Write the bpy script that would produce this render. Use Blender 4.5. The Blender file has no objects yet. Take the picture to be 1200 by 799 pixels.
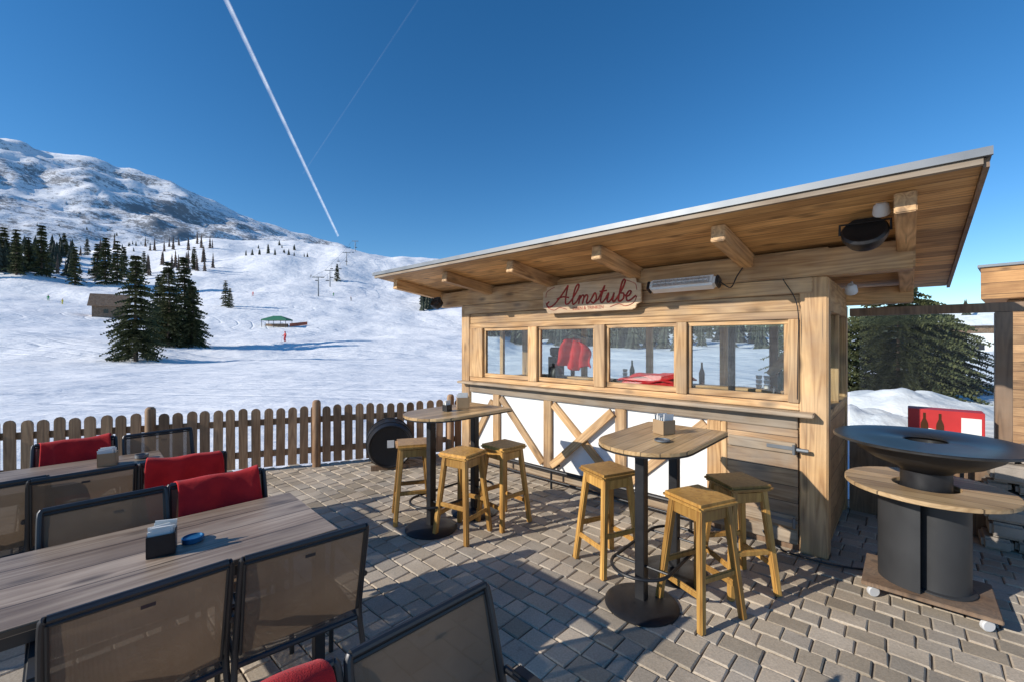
import bpy, bmesh, math, random
from mathutils import Vector, Matrix, noise
random.seed(7)
S=bpy.context.scene
R=math.radians
COL=S.collection

# ---------------------------------------------------------------- materials
def newmat(name):
    m=bpy.data.materials.new(name); m.use_nodes=True
    nt=m.node_tree; nt.nodes.clear()
    out=nt.nodes.new('ShaderNodeOutputMaterial')
    return m,nt,out
def N(nt,t,**kw):
    n=nt.nodes.new(t)
    for k,v in kw.items():
        if k in n.inputs: n.inputs[k].default_value=v
        else: setattr(n,k,v)
    return n
def L(nt,a,b): nt.links.new(a,b)
def rgba(c): return (c[0],c[1],c[2],1)
def ramp(nt,stops):
    r=nt.nodes.new('ShaderNodeValToRGB'); e=r.color_ramp.elements
    while len(e)<len(stops): e.new(.5)
    for i,(p,c) in enumerate(stops):
        e[i].position=p; e[i].color=rgba(c)
    return r
def math_(nt,op,a,b=None,c=None):
    n=nt.nodes.new('ShaderNodeMath'); n.operation=op
    for i,v in enumerate((a,b,c)):
        if v is None: continue
        if isinstance(v,(int,float)): n.inputs[i].default_value=v
        else: L(nt,v,n.inputs[i])
    return n.outputs[0]
def mixc(nt,fac,a,b,mode='MIX'):
    n=nt.nodes.new('ShaderNodeMix'); n.data_type='RGBA'; n.blend_type=mode
    for s,v in ((n.inputs[0],fac),(n.inputs[6],a),(n.inputs[7],b)):
        if isinstance(v,(int,float)): s.default_value=v
        elif isinstance(v,tuple): s.default_value=rgba(v)
        else: L(nt,v,s)
    return n.outputs[2]

def plain(name,c,rough=.5,metal=0,bump=0,bscale=40,var=.12):
    m,nt,out=newmat(name)
    p=N(nt,'ShaderNodeBsdfPrincipled',Roughness=rough,Metallic=metal)
    tc=N(nt,'ShaderNodeTexCoord')
    nz=N(nt,'ShaderNodeTexNoise',Scale=bscale/8,Detail=6.0)
    L(nt,tc.outputs['Object'],nz.inputs['Vector'])
    r=ramp(nt,[(.3,tuple(x*(1-var) for x in c)),(.7,tuple(min(1,x*(1+var)) for x in c))])
    L(nt,nz.outputs[0],r.inputs[0]); L(nt,r.outputs[0],p.inputs['Base Color'])
    rr=N(nt,'ShaderNodeMapRange'); rr.inputs['To Min'].default_value=rough*.8; rr.inputs['To Max'].default_value=min(1,rough*1.25)
    L(nt,nz.outputs[0],rr.inputs[0]); L(nt,rr.outputs[0],p.inputs['Roughness'])
    if bump:
        n2=N(nt,'ShaderNodeTexNoise',Scale=bscale,Detail=4.0)
        L(nt,tc.outputs['Object'],n2.inputs['Vector'])
        b=N(nt,'ShaderNodeBump',Strength=bump,Distance=.01); L(nt,n2.outputs[0],b.inputs['Height'])
        L(nt,b.outputs[0],p.inputs['Normal'])
    L(nt,p.outputs[0],out.inputs[0])
    return m

def wood(name,light,dark,axis='X',rough=.65,knots=True,boards=0,boardaxis='Y',island=False,grain=1.0,grey=0.0):
    m,nt,out=newmat(name)
    p=N(nt,'ShaderNodeBsdfPrincipled',Roughness=rough)
    tc=N(nt,'ShaderNodeTexCoord'); oi=N(nt,'ShaderNodeObjectInfo')
    geo=N(nt,'ShaderNodeNewGeometry')
    rnd=geo.outputs['Random Per Island'] if island else oi.outputs['Random']
    off=math_(nt,'MULTIPLY',rnd,37.0)
    comb=N(nt,'ShaderNodeCombineXYZ'); 
    for i in range(3): L(nt,off,comb.inputs[i])
    add=N(nt,'ShaderNodeVectorMath',operation='ADD')
    L(nt,tc.outputs['Object'],add.inputs[0]); L(nt,comb.outputs[0],add.inputs[1])
    vec=add.outputs[0]
    bfrac=None
    if boards:
        sp=N(nt,'ShaderNodeSeparateXYZ'); L(nt,tc.outputs['Object'],sp.inputs[0])
        q=math_(nt,'DIVIDE',sp.outputs[boardaxis],boards)
        fl=math_(nt,'FLOOR',q); fr=math_(nt,'FRACT',q)
        wn=N(nt,'ShaderNodeTexWhiteNoise',noise_dimensions='1D'); L(nt,fl,wn.inputs['W'])
        o2=math_(nt,'MULTIPLY',wn.outputs[0],23.0)
        c2=N(nt,'ShaderNodeCombineXYZ')
        for i in range(3): L(nt,o2,c2.inputs[i])
        a2=N(nt,'ShaderNodeVectorMath',operation='ADD'); L(nt,vec,a2.inputs[0]); L(nt,c2.outputs[0],a2.inputs[1]); vec=a2.outputs[0]
        d=math_(nt,'ABSOLUTE',math_(nt,'SUBTRACT',fr,.5))
        bfrac=math_(nt,'GREATER_THAN',d,.478)
        rnd=wn.outputs[0]
    mp=N(nt,'ShaderNodeMapping'); sc={'X':(1.2,26,26),'Y':(26,1.2,26),'Z':(26,26,1.2)}[axis]
    mp.inputs['Scale'].default_value=tuple(s*grain for s in sc); L(nt,vec,mp.inputs[0])
    nz=N(nt,'ShaderNodeTexNoise',Scale=1.0,Detail=8.0,Roughness=.7,Distortion=.6); L(nt,mp.outputs[0],nz.inputs['Vector'])
    mp3=N(nt,'ShaderNodeMapping'); sc3={'X':(.5,7,7),'Y':(7,.5,7),'Z':(7,7,.5)}[axis]
    mp3.inputs['Scale'].default_value=sc3; L(nt,vec,mp3.inputs[0])
    n3=N(nt,'ShaderNodeTexNoise',Scale=1.0,Detail=2.0,Distortion=.3); L(nt,mp3.outputs[0],n3.inputs['Vector'])
    rings=math_(nt,'FRACT',math_(nt,'MULTIPLY',n3.outputs[0],11.0))
    rings=math_(nt,'ABSOLUTE',math_(nt,'SUBTRACT',rings,.5))
    f=math_(nt,'ADD',math_(nt,'MULTIPLY',nz.outputs[0],.75),math_(nt,'MULTIPLY',rings,.5))
    r=ramp(nt,[(.27,dark),(.48,tuple(a*.5+b*.5 for a,b in zip(light,dark))),(.74,light)])
    L(nt,f,r.inputs[0]); col=r.outputs[0]
    n4=N(nt,'ShaderNodeTexNoise',Scale=1.7,Detail=4.0); L(nt,vec,n4.inputs['Vector'])
    st=ramp(nt,[(.35,(.68,.64,.60)),(.6,(1.05,1.05,1.05))]); L(nt,n4.outputs[0],st.inputs[0])
    col=mixc(nt,1.0,col,st.outputs[0],'MULTIPLY')
    v=math_(nt,'ADD',math_(nt,'MULTIPLY',rnd,.5),.75)
    vc=N(nt,'ShaderNodeCombineColor'); 
    for i in range(3): L(nt,v,vc.inputs[i])
    col=mixc(nt,1.0,col,vc.outputs[0],'MULTIPLY')
    h=f
    if knots:
        mk=N(nt,'ShaderNodeMapping'); sk={'X':(2.6,7,7),'Y':(7,2.6,7),'Z':(7,7,2.6)}[axis]
        mk.inputs['Scale'].default_value=sk; L(nt,vec,mk.inputs[0])
        vo=N(nt,'ShaderNodeTexVoronoi',Scale=1.0); L(nt,mk.outputs[0],vo.inputs['Vector'])
        kr=ramp(nt,[(.05,(1,1,1)),(.12,(.7,.7,.7)),(.24,(0,0,0))]); L(nt,vo.outputs['Distance'],kr.inputs[0])
        col=mixc(nt,math_(nt,'MULTIPLY',kr.outputs[0],.75),col,tuple(x*.3 for x in dark))
        mc=N(nt,'ShaderNodeMapping'); skc={'X':(1.1,45,45),'Y':(45,1.1,45),'Z':(45,45,1.1)}[axis]
        mc.inputs['Scale'].default_value=skc; L(nt,vec,mc.inputs[0])
        nc=N(nt,'ShaderNodeTexNoise',Scale=1.0,Detail=1.0); L(nt,mc.outputs[0],nc.inputs['Vector'])
        cr=ramp(nt,[(.70,(0,0,0)),(.74,(1,1,1))]); L(nt,nc.outputs[0],cr.inputs[0])
        col=mixc(nt,math_(nt,'MULTIPLY',cr.outputs[0],.6),col,tuple(x*.25 for x in dark))
    if grey:
        n5=N(nt,'ShaderNodeTexNoise',Scale=3.0,Detail=5.0); L(nt,vec,n5.inputs['Vector'])
        gr=ramp(nt,[(.4,(0,0,0)),(.65,(grey,grey,grey))]); L(nt,n5.outputs[0],gr.inputs[0])
        col=mixc(nt,gr.outputs[0],col,(.30,.26,.21))
    if bfrac is not None:
        col=mixc(nt,math_(nt,'MULTIPLY',bfrac,.8),col,(.03,.018,.01))
        h=math_(nt,'SUBTRACT',f,math_(nt,'MULTIPLY',bfrac,3.0))
    L(nt,col,p.inputs['Base Color'])
    b=N(nt,'ShaderNodeBump',Strength=.4,Distance=.004); L(nt,h,b.inputs['Height']); L(nt,b.outputs[0],p.inputs['Normal'])
    L(nt,p.outputs[0],out.inputs[0])
    return m

HL=(.74,.48,.23); HD=(.34,.175,.065)
M_wx=wood('hut_wood_x',HL,HD,'X',grey=.3)
M_wy=wood('hut_wood_y',HL,HD,'Y',grey=.2)
M_wz=wood('hut_wood_z',HL,HD,'Z',grey=.3)
M_wgrey=wood('weathered_wood',(.50,.39,.27),(.25,.17,.10),'X',grey=.6)
M_door=wood('door_wood',(.54,.36,.20),(.27,.15,.07),'X',boards=.135,boardaxis='Z',grey=.6)
M_under=wood('roof_boards',(.78,.48,.20),(.42,.22,.075),'X',boards=.14,boardaxis='Y')
M_wall_boards=wood('wall_boards',(.50,.30,.14),(.30,.16,.07),'X',boards=.16,boardaxis='Z')
M_stool=wood('stool_wood',(.64,.37,.10),(.36,.17,.04),'Z',rough=.38,knots=False)
M_fence=wood('fence_wood',(.46,.29,.16),(.22,.125,.065),'Z',island=True,knots=False)
M_bartop=wood('bar_top_wood',(.72,.50,.26),(.46,.28,.12),'Y',rough=.35,boards=.1,boardaxis='X',knots=False)
M_table=wood('table_wood',(.54,.42,.31),(.26,.18,.125),'Y',rough=.42,boards=.19,boardaxis='X',knots=True)
M_ring=wood('ring_wood',(.70,.50,.28),(.48,.31,.15),'X',rough=.5,knots=False,boards=.12,boardaxis='Y')
M_dkwood=wood('dark_wood',(.28,.17,.095),(.13,.075,.042),'Z',grey=.3)
M_cladding=wood('cladding',(.62,.33,.12),(.42,.2,.07),'X',boards=.2,boardaxis='Z')
M_black=plain('black_metal',(.022,.022,.024),.42,.3,bump=.1,bscale=200)
M_plate=plain('steel_plate',(.030,.029,.028),.34,.25,var=.5,bscale=60)
M_darkglass=plain('dark_window',(.02,.022,.025),.08)
M_frame=plain('chair_frame',(.06,.06,.063),.4,.6)
M_arm=plain('chair_arm',(.03,.029,.028),.45)
M_white=plain('white_plaster',(.78,.78,.76),.8,bump=.2,bscale=30,var=.08)
M_whitem=plain('white_metal',(.72,.72,.70),.35)
M_silver=plain('heater_reflector',(.55,.54,.52),.3,.5)
M_zinc=plain('zinc_edge',(.17,.185,.20),.5,.5)
M_paper=plain('paper',(.75,.74,.70),.8)
M_cardb=plain('holder_wood',(.36,.24,.13),.6)
M_tin=plain('blue_tin',(.03,.16,.32),.35,.4)
M_redpaint=plain('red_paint',(.50,.02,.02),.5)
M_signred=plain('weathered_red',(.30,.03,.022),.8,var=.35,bscale=120)
M_brown=plain('brown_glass',(.07,.03,.015),.15)
M_greenglass=plain('green_glass',(.03,.10,.04),.12)
M_joint=plain('joint_sand',(.20,.17,.135),.95,bump=.5,bscale=80)
M_stone=plain('stone',(.30,.26,.22),.9,bump=.8,bscale=25,var=.4)
M_grip=plain('caster',(.55,.55,.55),.5)
M_green=plain('green_canvas',(.03,.16,.09),.7)
M_bark=plain('bark',(.09,.06,.04),.95,bump=.6,bscale=30)

def fabric(name,c,c2):
    m,nt,out=newmat(name)
    p=N(nt,'ShaderNodeBsdfPrincipled',Roughness=.95); p.inputs['Sheen Weight'].default_value=.1
    tc=N(nt,'ShaderNodeTexCoord')
    nz=N(nt,'ShaderNodeTexNoise',Scale=9.0,Detail=8.0); L(nt,tc.outputs['Object'],nz.inputs['Vector'])
    r=ramp(nt,[(.35,c2),(.65,c)]); L(nt,nz.outputs[0],r.inputs[0]); L(nt,r.outputs[0],p.inputs['Base Color'])
    n2=N(nt,'ShaderNodeTexNoise',Scale=260.0,Detail=2.0); L(nt,tc.outputs['Object'],n2.inputs['Vector'])
    h=math_(nt,'ADD',math_(nt,'MULTIPLY',n2.outputs[0],.25),nz.outputs[0])
    b=N(nt,'ShaderNodeBump',Strength=.6,Distance=.014); L(nt,h,b.inputs['Height']); L(nt,b.outputs[0],p.inputs['Normal'])
    L(nt,p.outputs[0],out.inputs[0]); return m
M_red=fabric('red_fleece',(.64,.014,.015),(.46,.006,.01))

def meshfab():
    m,nt,out=newmat('textilene')
    p=N(nt,'ShaderNodeBsdfPrincipled',Roughness=.7)
    tc=N(nt,'ShaderNodeTexCoord')
    nz=N(nt,'ShaderNodeTexNoise',Scale=5.0,Detail=5.0); L(nt,tc.outputs['Object'],nz.inputs['Vector'])
    r=ramp(nt,[(.3,(.185,.13,.085)),(.7,(.25,.18,.12))]); L(nt,nz.outputs[0],r.inputs[0])
    w1=N(nt,'ShaderNodeTexWave',Scale=110.0,bands_direction='X'); w2=N(nt,'ShaderNodeTexWave',Scale=110.0,bands_direction='Z')
    L(nt,tc.outputs['Object'],w1.inputs[0]); L(nt,tc.outputs['Object'],w2.inputs[0])
    w=math_(nt,'MULTIPLY',w1.outputs['Fac'],w2.outputs['Fac'])
    col=mixc(nt,w,r.outputs[0],(.12,.08,.05)); L(nt,col,p.inputs['Base Color'])
    tr=N(nt,'ShaderNodeBsdfTranslucent'); L(nt,col,tr.inputs[0]); m1=N(nt,'ShaderNodeMixShader'); m1.inputs[0].default_value=.3
    L(nt,p.outputs[0],m1.inputs[1]); L(nt,tr.outputs[0],m1.inputs[2])
    t=N(nt,'ShaderNodeBsdfTransparent'); mx=N(nt,'ShaderNodeMixShader'); 
    L(nt,math_(nt,'MULTIPLY',w,.40),mx.inputs[0])
    L(nt,m1.outputs[0],mx.inputs[1]); L(nt,t.outputs[0],mx.inputs[2]); L(nt,mx.outputs[0],out.inputs[0])
    return m
M_mesh=meshfab()

def glassmat(name,f0,k):
    m,nt,out=newmat(name)
    lw=N(nt,'ShaderNodeLayerWeight',Blend=.5)
    fr=math_(nt,'ADD',math_(nt,'MULTIPLY',math_(nt,'POWER',lw.outputs['Facing'],5.0),k),f0)
    t=N(nt,'ShaderNodeBsdfTransparent'); t.inputs[0].default_value=(.92,.95,.95,1)
    g=N(nt,'ShaderNodeBsdfGlossy',Roughness=.01)
    mx=N(nt,'ShaderNodeMixShader'); L(nt,fr,mx.inputs[0]); L(nt,t.outputs[0],mx.inputs[1]); L(nt,g.outputs[0],mx.inputs[2])
    L(nt,mx.outputs[0],out.inputs[0]); return m
M_glass=glassmat('window_glass',.055,.8)
M_glass2=glassmat('screen_glass',.012,.5)

def pavermat():
    m,nt,out=newmat('pavers')
    p=N(nt,'ShaderNodeBsdfPrincipled',Roughness=.88)
    tc=N(nt,'ShaderNodeTexCoord'); g=N(nt,'ShaderNodeNewGeometry')
    r=ramp(nt,[(0,(.36,.30,.225)),(.2,(.49,.415,.32)),(.45,(.57,.475,.365)),(.65,(.42,.37,.305)),(.85,(.62,.53,.42)),(1,(.38,.34,.285))]); L(nt,g.outputs['Random Per Island'],r.inputs[0])
    nz=N(nt,'ShaderNodeTexNoise',Scale=1.1,Detail=6.0); L(nt,tc.outputs['Object'],nz.inputs['Vector'])
    r2=ramp(nt,[(.35,(.72,.70,.66)),(.62,(1.08,1.07,1.05))]); L(nt,nz.outputs[0],r2.inputs[0])
    c=mixc(nt,1.0,r.outputs[0],r2.outputs[0],'MULTIPLY')
    n2=N(nt,'ShaderNodeTexNoise',Scale=90.0,Detail=5.0,Roughness=.7); L(nt,tc.outputs['Object'],n2.inputs['Vector'])
    r3=ramp(nt,[(.3,(.74,.73,.72)),(.7,(1.14,1.14,1.14))]); L(nt,n2.outputs[0],r3.inputs[0])
    c=mixc(nt,1.0,c,r3.outputs[0],'MULTIPLY')
    vo=N(nt,'ShaderNodeTexNoise',Scale=9.0,Detail=8.0,Roughness=.7); L(nt,tc.outputs['Object'],vo.inputs['Vector'])
    r4=ramp(nt,[(.58,(0,0,0)),(.72,(.6,.6,.6))]); L(nt,vo.outputs[0],r4.inputs[0])
    c=mixc(nt,r4.outputs[0],c,(.15,.125,.10))
    L(nt,c,p.inputs['Base Color'])
    n5=N(nt,'ShaderNodeTexNoise',Scale=28.0,Detail=7.0,Roughness=.7); L(nt,tc.outputs['Object'],n5.inputs['Vector'])
    b=N(nt,'ShaderNodeBump',Strength=.6,Distance=.005); L(nt,n5.outputs[0],b.inputs['Height']); L(nt,b.outputs[0],p.inputs['Normal'])
    L(nt,p.outputs[0],out.inputs[0]); return m
M_paver=pavermat()

def snowmat():
    m,nt,out=newmat('snow')
    p=N(nt,'ShaderNodeBsdfPrincipled',Roughness=.75)
    g=N(nt,'ShaderNodeNewGeometry'); sp=N(nt,'ShaderNodeSeparateXYZ'); L(nt,g.outputs['Position'],sp.inputs[0])
    sn=N(nt,'ShaderNodeSeparateXYZ'); L(nt,g.outputs['Normal'],sn.inputs[0])
    pos=g.outputs['Position']
    mp=N(nt,'ShaderNodeMapping'); mp.inputs['Scale'].default_value=(.009,.009,.02); L(nt,pos,mp.inputs[0])
    nz=N(nt,'ShaderNodeTexNoise',Scale=1.0,Detail=12.0,Roughness=.7); L(nt,mp.outputs[0],nz.inputs['Vector'])
    mp2=N(nt,'ShaderNodeMapping'); mp2.inputs['Scale'].default_value=(.10,.10,.035); L(nt,pos,mp2.inputs[0])
    n2=N(nt,'ShaderNodeTexNoise',Scale=1.0,Detail=8.0,Roughness=.85); L(nt,mp2.outputs[0],n2.inputs['Vector'])
    f=math_(nt,'ADD',math_(nt,'MULTIPLY',nz.outputs[0],.42),math_(nt,'MULTIPLY',n2.outputs[0],.58))
    steep=math_(nt,'MULTIPLY',math_(nt,'SUBTRACT',.94,sn.outputs['Z']),.2)
    f=math_(nt,'ADD',f,steep)
    hi=N(nt,'ShaderNodeMapRange'); hi.inputs['From Min'].default_value=260; hi.inputs['From Max'].default_value=430; hi.inputs['To Max'].default_value=.045; L(nt,sp.outputs['Z'],hi.inputs[0])
    f=math_(nt,'SUBTRACT',f,hi.outputs[0])
    rr=ramp(nt,[(.495,(0,0,0)),(.54,(1,1,1))]); L(nt,f,rr.inputs[0])
    dist=N(nt,'ShaderNodeVectorMath',operation='LENGTH'); L(nt,pos,dist.inputs[0])
    far=N(nt,'ShaderNodeMapRange'); far.inputs['From Min'].default_value=560; far.inputs['From Max'].default_value=700; L(nt,dist.outputs['Value'],far.inputs[0])
    mask=math_(nt,'MULTIPLY',rr.outputs[0],far.outputs[0])
    mask=math_(nt,'MULTIPLY',mask,.8)
    rc=ramp(nt,[(.35,(.04,.042,.046)),(.7,(.13,.12,.11))]); L(nt,n2.outputs[0],rc.inputs[0])
    n3=N(nt,'ShaderNodeTexNoise',Scale=.05,Detail=8.0); L(nt,pos,n3.inputs['Vector'])
    sc=ramp(nt,[(.3,(.89,.89,.90)),(.65,(.95,.945,.94))]); L(nt,n3.outputs[0],sc.inputs[0])
    # ski tracks: contour lines of stretched noise
    def tracks(rot,sx,sy,k,w,seed):
        mw=N(nt,'ShaderNodeMapping'); mw.inputs['Rotation'].default_value=(0,0,R(rot)); mw.inputs['Location'].default_value=(seed,seed*.7,0); mw.inputs['Scale'].default_value=(sx,sy,0); L(nt,pos,mw.inputs[0])
        q=N(nt,'ShaderNodeTexNoise',Scale=1.0,Detail=1.0,Roughness=.3); L(nt,mw.outputs[0],q.inputs['Vector'])
        fr=math_(nt,'FRACT',math_(nt,'MULTIPLY',q.outputs[0],float(k)))
        d=math_(nt,'ABSOLUTE',math_(nt,'SUBTRACT',fr,.5))
        mr=N(nt,'ShaderNodeMapRange'); mr.inputs['From Min'].default_value=0; mr.inputs['From Max'].default_value=w; mr.inputs['To Min'].default_value=1; mr.inputs['To Max'].default_value=0; L(nt,d,mr.inputs[0]); return mr.outputs[0]
    t1=tracks(10,.008,.035,40,.10,3.0); t2=tracks(-35,.007,.03,34,.09,17.0); t3=tracks(60,.006,.03,26,.12,31.0)
    pz=N(nt,'ShaderNodeTexNoise',Scale=.02,Detail=3.0); L(nt,pos,pz.inputs['Vector'])
    pm=ramp(nt,[(.40,(0,0,0)),(.55,(1,1,1))]); L(nt,pz.outputs[0],pm.inputs[0])
    tt=math_(nt,'ADD',math_(nt,'MULTIPLY',t1,pm.outputs[0]),math_(nt,'MULTIPLY',t2,.7))
    tt=math_(nt,'ADD',tt,math_(nt,'MULTIPLY',t3,math_(nt,'SUBTRACT',1.0,pm.outputs[0])))
    near=N(nt,'ShaderNodeMapRange'); near.inputs['From Min'].default_value=12; near.inputs['From Max'].default_value=22; L(nt,dist.outputs['Value'],near.inputs[0])
    fade=N(nt,'ShaderNodeMapRange'); fade.inputs['From Min'].default_value=150; fade.inputs['From Max'].default_value=480; fade.inputs['To Min'].default_value=1; fade.inputs['To Max'].default_value=0; L(nt,dist.outputs['Value'],fade.inputs[0])
    tt=math_(nt,'MULTIPLY',math_(nt,'MULTIPLY',tt,near.outputs[0]),fade.outputs[0])
    base=mixc(nt,math_(nt,'MULTIPLY',tt,.35),sc.outputs[0],(.76,.77,.79))
    col=mixc(nt,mask,base,rc.outputs[0]); L(nt,col,p.inputs['Base Color'])
    n6=N(nt,'ShaderNodeTexNoise',Scale=.09,Detail=9.0,Roughness=.52); L(nt,pos,n6.inputs['Vector'])
    n7=N(nt,'ShaderNodeTexNoise',Scale=2.5,Detail=8.0,Roughness=.7); L(nt,pos,n7.inputs['Vector'])
    h=math_(nt,'ADD',math_(nt,'MULTIPLY',tt,-.22),math_(nt,'MULTIPLY',n6.outputs[0],3.6))
    h=math_(nt,'ADD',h,math_(nt,'MULTIPLY',n7.outputs[0],.09))
    b=N(nt,'ShaderNodeBump',Strength=.62,Distance=.7); L(nt,h,b.inputs['Height']); L(nt,b.outputs[0],p.inputs['Normal'])
    L(nt,p.outputs[0],out.inputs[0]); return m
M_snow=snowmat()

def needlemat(name,a,b_):
    m,nt,out=newmat(name)
    p=N(nt,'ShaderNodeBsdfPrincipled',Roughness=.8)
    g=N(nt,'ShaderNodeNewGeometry')
    nz=N(nt,'ShaderNodeTexNoise',Scale=.6,Detail=4.0); L(nt,g.outputs['Position'],nz.inputs['Vector'])
    f=math_(nt,'ADD',math_(nt,'MULTIPLY',g.outputs['Random Per Island'],.6),math_(nt,'MULTIPLY',nz.outputs[0],.5))
    r=ramp(nt,[(.2,a),(.85,b_)]); L(nt,f,r.inputs[0]); L(nt,r.outputs[0],p.inputs['Base Color'])
    L(nt,p.outputs[0],out.inputs[0]); return m
M_needle=needlemat('needles',(.022,.036,.014),(.12,.125,.045))
M_needle2=needlemat('needles_far',(.025,.034,.024),(.06,.07,.045))
M_larch=needlemat('larch_twigs',(.09,.06,.045),(.17,.12,.09))

# ---------------------------------------------------------------- mesh helpers
class MB:
    def __init__(s): s.v=[]; s.f=[]; s.m=[]
    def add(s,vs,fs,mi=0):
        o=len(s.v); s.v+= [tuple(v) for v in vs]; s.f+=[tuple(i+o for i in f) for f in fs]; s.m+=[mi]*len(fs)
    def box(s,x0,x1,y0,y1,z0,z1,mi=0,M=None):
        vs=[Vector(p) for p in ((x0,y0,z0),(x1,y0,z0),(x1,y1,z0),(x0,y1,z0),(x0,y0,z1),(x1,y0,z1),(x1,y1,z1),(x0,y1,z1))]
        if M: vs=[M@v for v in vs]
        s.add(vs,[(0,3,2,1),(4,5,6,7),(0,1,5,4),(1,2,6,5),(2,3,7,6),(3,0,4,7)],mi)
    def beam(s,a,b,w,h,mi=0,w2=None,h2=None):
        a=Vector(a);b=Vector(b);d=(b-a).normalized()
        up=Vector((0,0,1)) if abs(d.z)<.95 else Vector((0,1,0))
        x=d.cross(up).normalized(); y=x.cross(d)
        w2=w2 or w; h2=h2 or h
        vs=[]
        for p,ww,hh in ((a,w,h),(b,w2,h2)):
            for sx,sy in ((-1,-1),(1,-1),(1,1),(-1,1)): vs.append(p+x*sx*ww/2+y*sy*hh/2)
        s.add(vs,[(0,1,2,3),(7,6,5,4),(0,4,5,1),(1,5,6,2),(2,6,7,3),(3,7,4,0)],mi)
    def tube(s,pts,r,n=10,mi=0,closed=False,r2=None):
        pts=[Vector(p) for p in pts]; k=len(pts); rings=[]
        t0=(pts[1]-pts[0]).normalized(); up=Vector((0,0,1)) if abs(t0.z)<.9 else Vector((1,0,0))
        x=t0.cross(up).normalized()
        for i,p in enumerate(pts):
            if closed: t=(pts[(i+1)%k]-pts[i-1]).normalized()
            elif i==0: t=t0
            elif i==k-1: t=(pts[i]-pts[i-1]).normalized()
            else: t=((pts[i+1]-p).normalized()+(p-pts[i-1]).normalized()).normalized()
            x=(x-t*x.dot(t)).normalized(); y=t.cross(x)
            rr=r if r2 is None else r+(r2-r)*i/(k-1)
            rings.append([p+(x*math.cos(2*math.pi*j/n)+y*math.sin(2*math.pi*j/n))*rr for j in range(n)])
        vs=[v for q in rings for v in q]; fs=[]
        for i in range(k if closed else k-1):
            a=i*n; b=((i+1)%k)*n
            for j in range(n): fs.append((a+j,a+(j+1)%n,b+(j+1)%n,b+j))
        if not closed: fs+= [tuple(range(n-1,-1,-1)),tuple((k-1)*n+j for j in range(n))]
        s.add(vs,fs,mi)
    def lathe(s,prof,c=(0,0,0),n=40,mi=0,M=None,capb=True,capt=True):
        vs=[];fs=[]
        for r,z in prof:
            for j in range(n):
                a=2*math.pi*j/n; v=Vector((r*math.cos(a),r*math.sin(a),z))
                if M: v=M@v
                vs.append(v+Vector(c))
        for i in range(len(prof)-1):
            for j in range(n): fs.append((i*n+j,i*n+(j+1)%n,(i+1)*n+(j+1)%n,(i+1)*n+j))
        if capb: fs.append(tuple(range(n-1,-1,-1)))
        if capt: fs.append(tuple((len(prof)-1)*n+j for j in range(n)))
        s.add(vs,fs,mi)
    def mesh(s,name,mats,bevel=0,smooth=False,seg=2):
        me=bpy.data.meshes.new(name); me.from_pydata(s.v,[],s.f)
        for m in mats: me.materials.append(m)
        me.polygons.foreach_set('material_index',s.m)
        if bevel:
            bm=bmesh.new(); bm.from_mesh(me)
            es=[e for e in bm.edges if len(e.link_faces)==2 and e.calc_face_angle(0)>.5]
            bmesh.ops.bevel(bm,geom=es,offset=bevel,segments=seg,affect='EDGES',clamp_overlap=True)
            bm.to_mesh(me); bm.free()
        if smooth:
            me.polygons.foreach_set('use_smooth',[True]*len(me.polygons))
            try: me.set_sharp_from_angle(angle=R(35))
            except Exception: pass
        me.update(); return me
    def obj(s,name,mats,parent=None,bevel=0,smooth=False,seg=2,loc=None,rot=None):
        return link(name,s.mesh(name,mats if isinstance(mats,(list,tuple)) else [mats],bevel,smooth,seg),parent,loc,rot)
def link(name,data,parent=None,loc=None,rot=None):
    o=bpy.data.objects.new(name,data); COL.objects.link(o)
    if parent: o.parent=parent
    if loc is not None: o.location=loc
    if rot is not None: o.rotation_euler=rot
    return o
def empty(name,loc=(0,0,0),rz=0):
    o=bpy.data.objects.new(name,None); COL.objects.link(o); o.location=loc; o.rotation_euler=(0,0,rz); o.empty_display_size=.1
    return o
def part(name,x0,x1,y0,y1,z0,z1,mat,parent,bevel=.005,rot=None):
    c=((x0+x1)/2,(y0+y1)/2,(z0+z1)/2); dx,dy,dz=(x1-x0)/2,(y1-y0)/2,(z1-z0)/2
    b=MB(); b.box(-dx,dx,-dy,dy,-dz,dz)
    return b.obj(name,mat,parent,bevel,loc=c,rot=rot)
def catmull(P,k=6):
    P=[Vector(p) for p in P]; P=[P[0]*2-P[1]]+P+[P[-1]*2-P[-2]]; out=[]
    for i in range(1,len(P)-2):
        for j in range(k):
            t=j/k; a,b,c,d=P[i-1:i+3]
            out.append(.5*((2*b)+(c-a)*t+(2*a-5*b+4*c-d)*t*t+(3*b-3*c+d-a)*t**3))
    out.append(P[-2]); return out

# ---------------------------------------------------------------- terrain
def interp(tab,x):
    if x<=tab[0][0]: return tab[0][1]
    for (a,b),(c,d) in zip(tab,tab[1:]):
        if x<=c: 
            t=(x-a)/(c-a); t=t*t*(3-2*t)*.5+t*.5
            return b+(d-b)*t
    return tab[-1][1]
HILL=[(-180,.01),(-105,.012),(-80,.10),(-58,.125),(-50,.146),(-45,.152),(-41,.165),(-35,.193),(-27,.211),(-22,.210),(-16.5,.192),(-6.5,.187),(-3,.12),(1,.04),(12,.028),(50,.020),(180,.01)]
MTN=[(-180,.02),(-110,.03),(-92,.08),(-75,.24),(-58,.31),(-49.9,.310),(-47.4,.306),(-44.7,.302),(-42.3,.290),(-38.4,.282),(-35.5,.260),(-30.7,.234),(-26.8,.221),(-21.6,.203),(-16.5,.16),(-9,.04),(5,.02),(60,.02),(180,.02)]
NEAR=[(0,-.3),(14,-.32),(30,-.7),(76,-1.2),(92,.3),(100,1.1),(115,2.2)]
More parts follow.
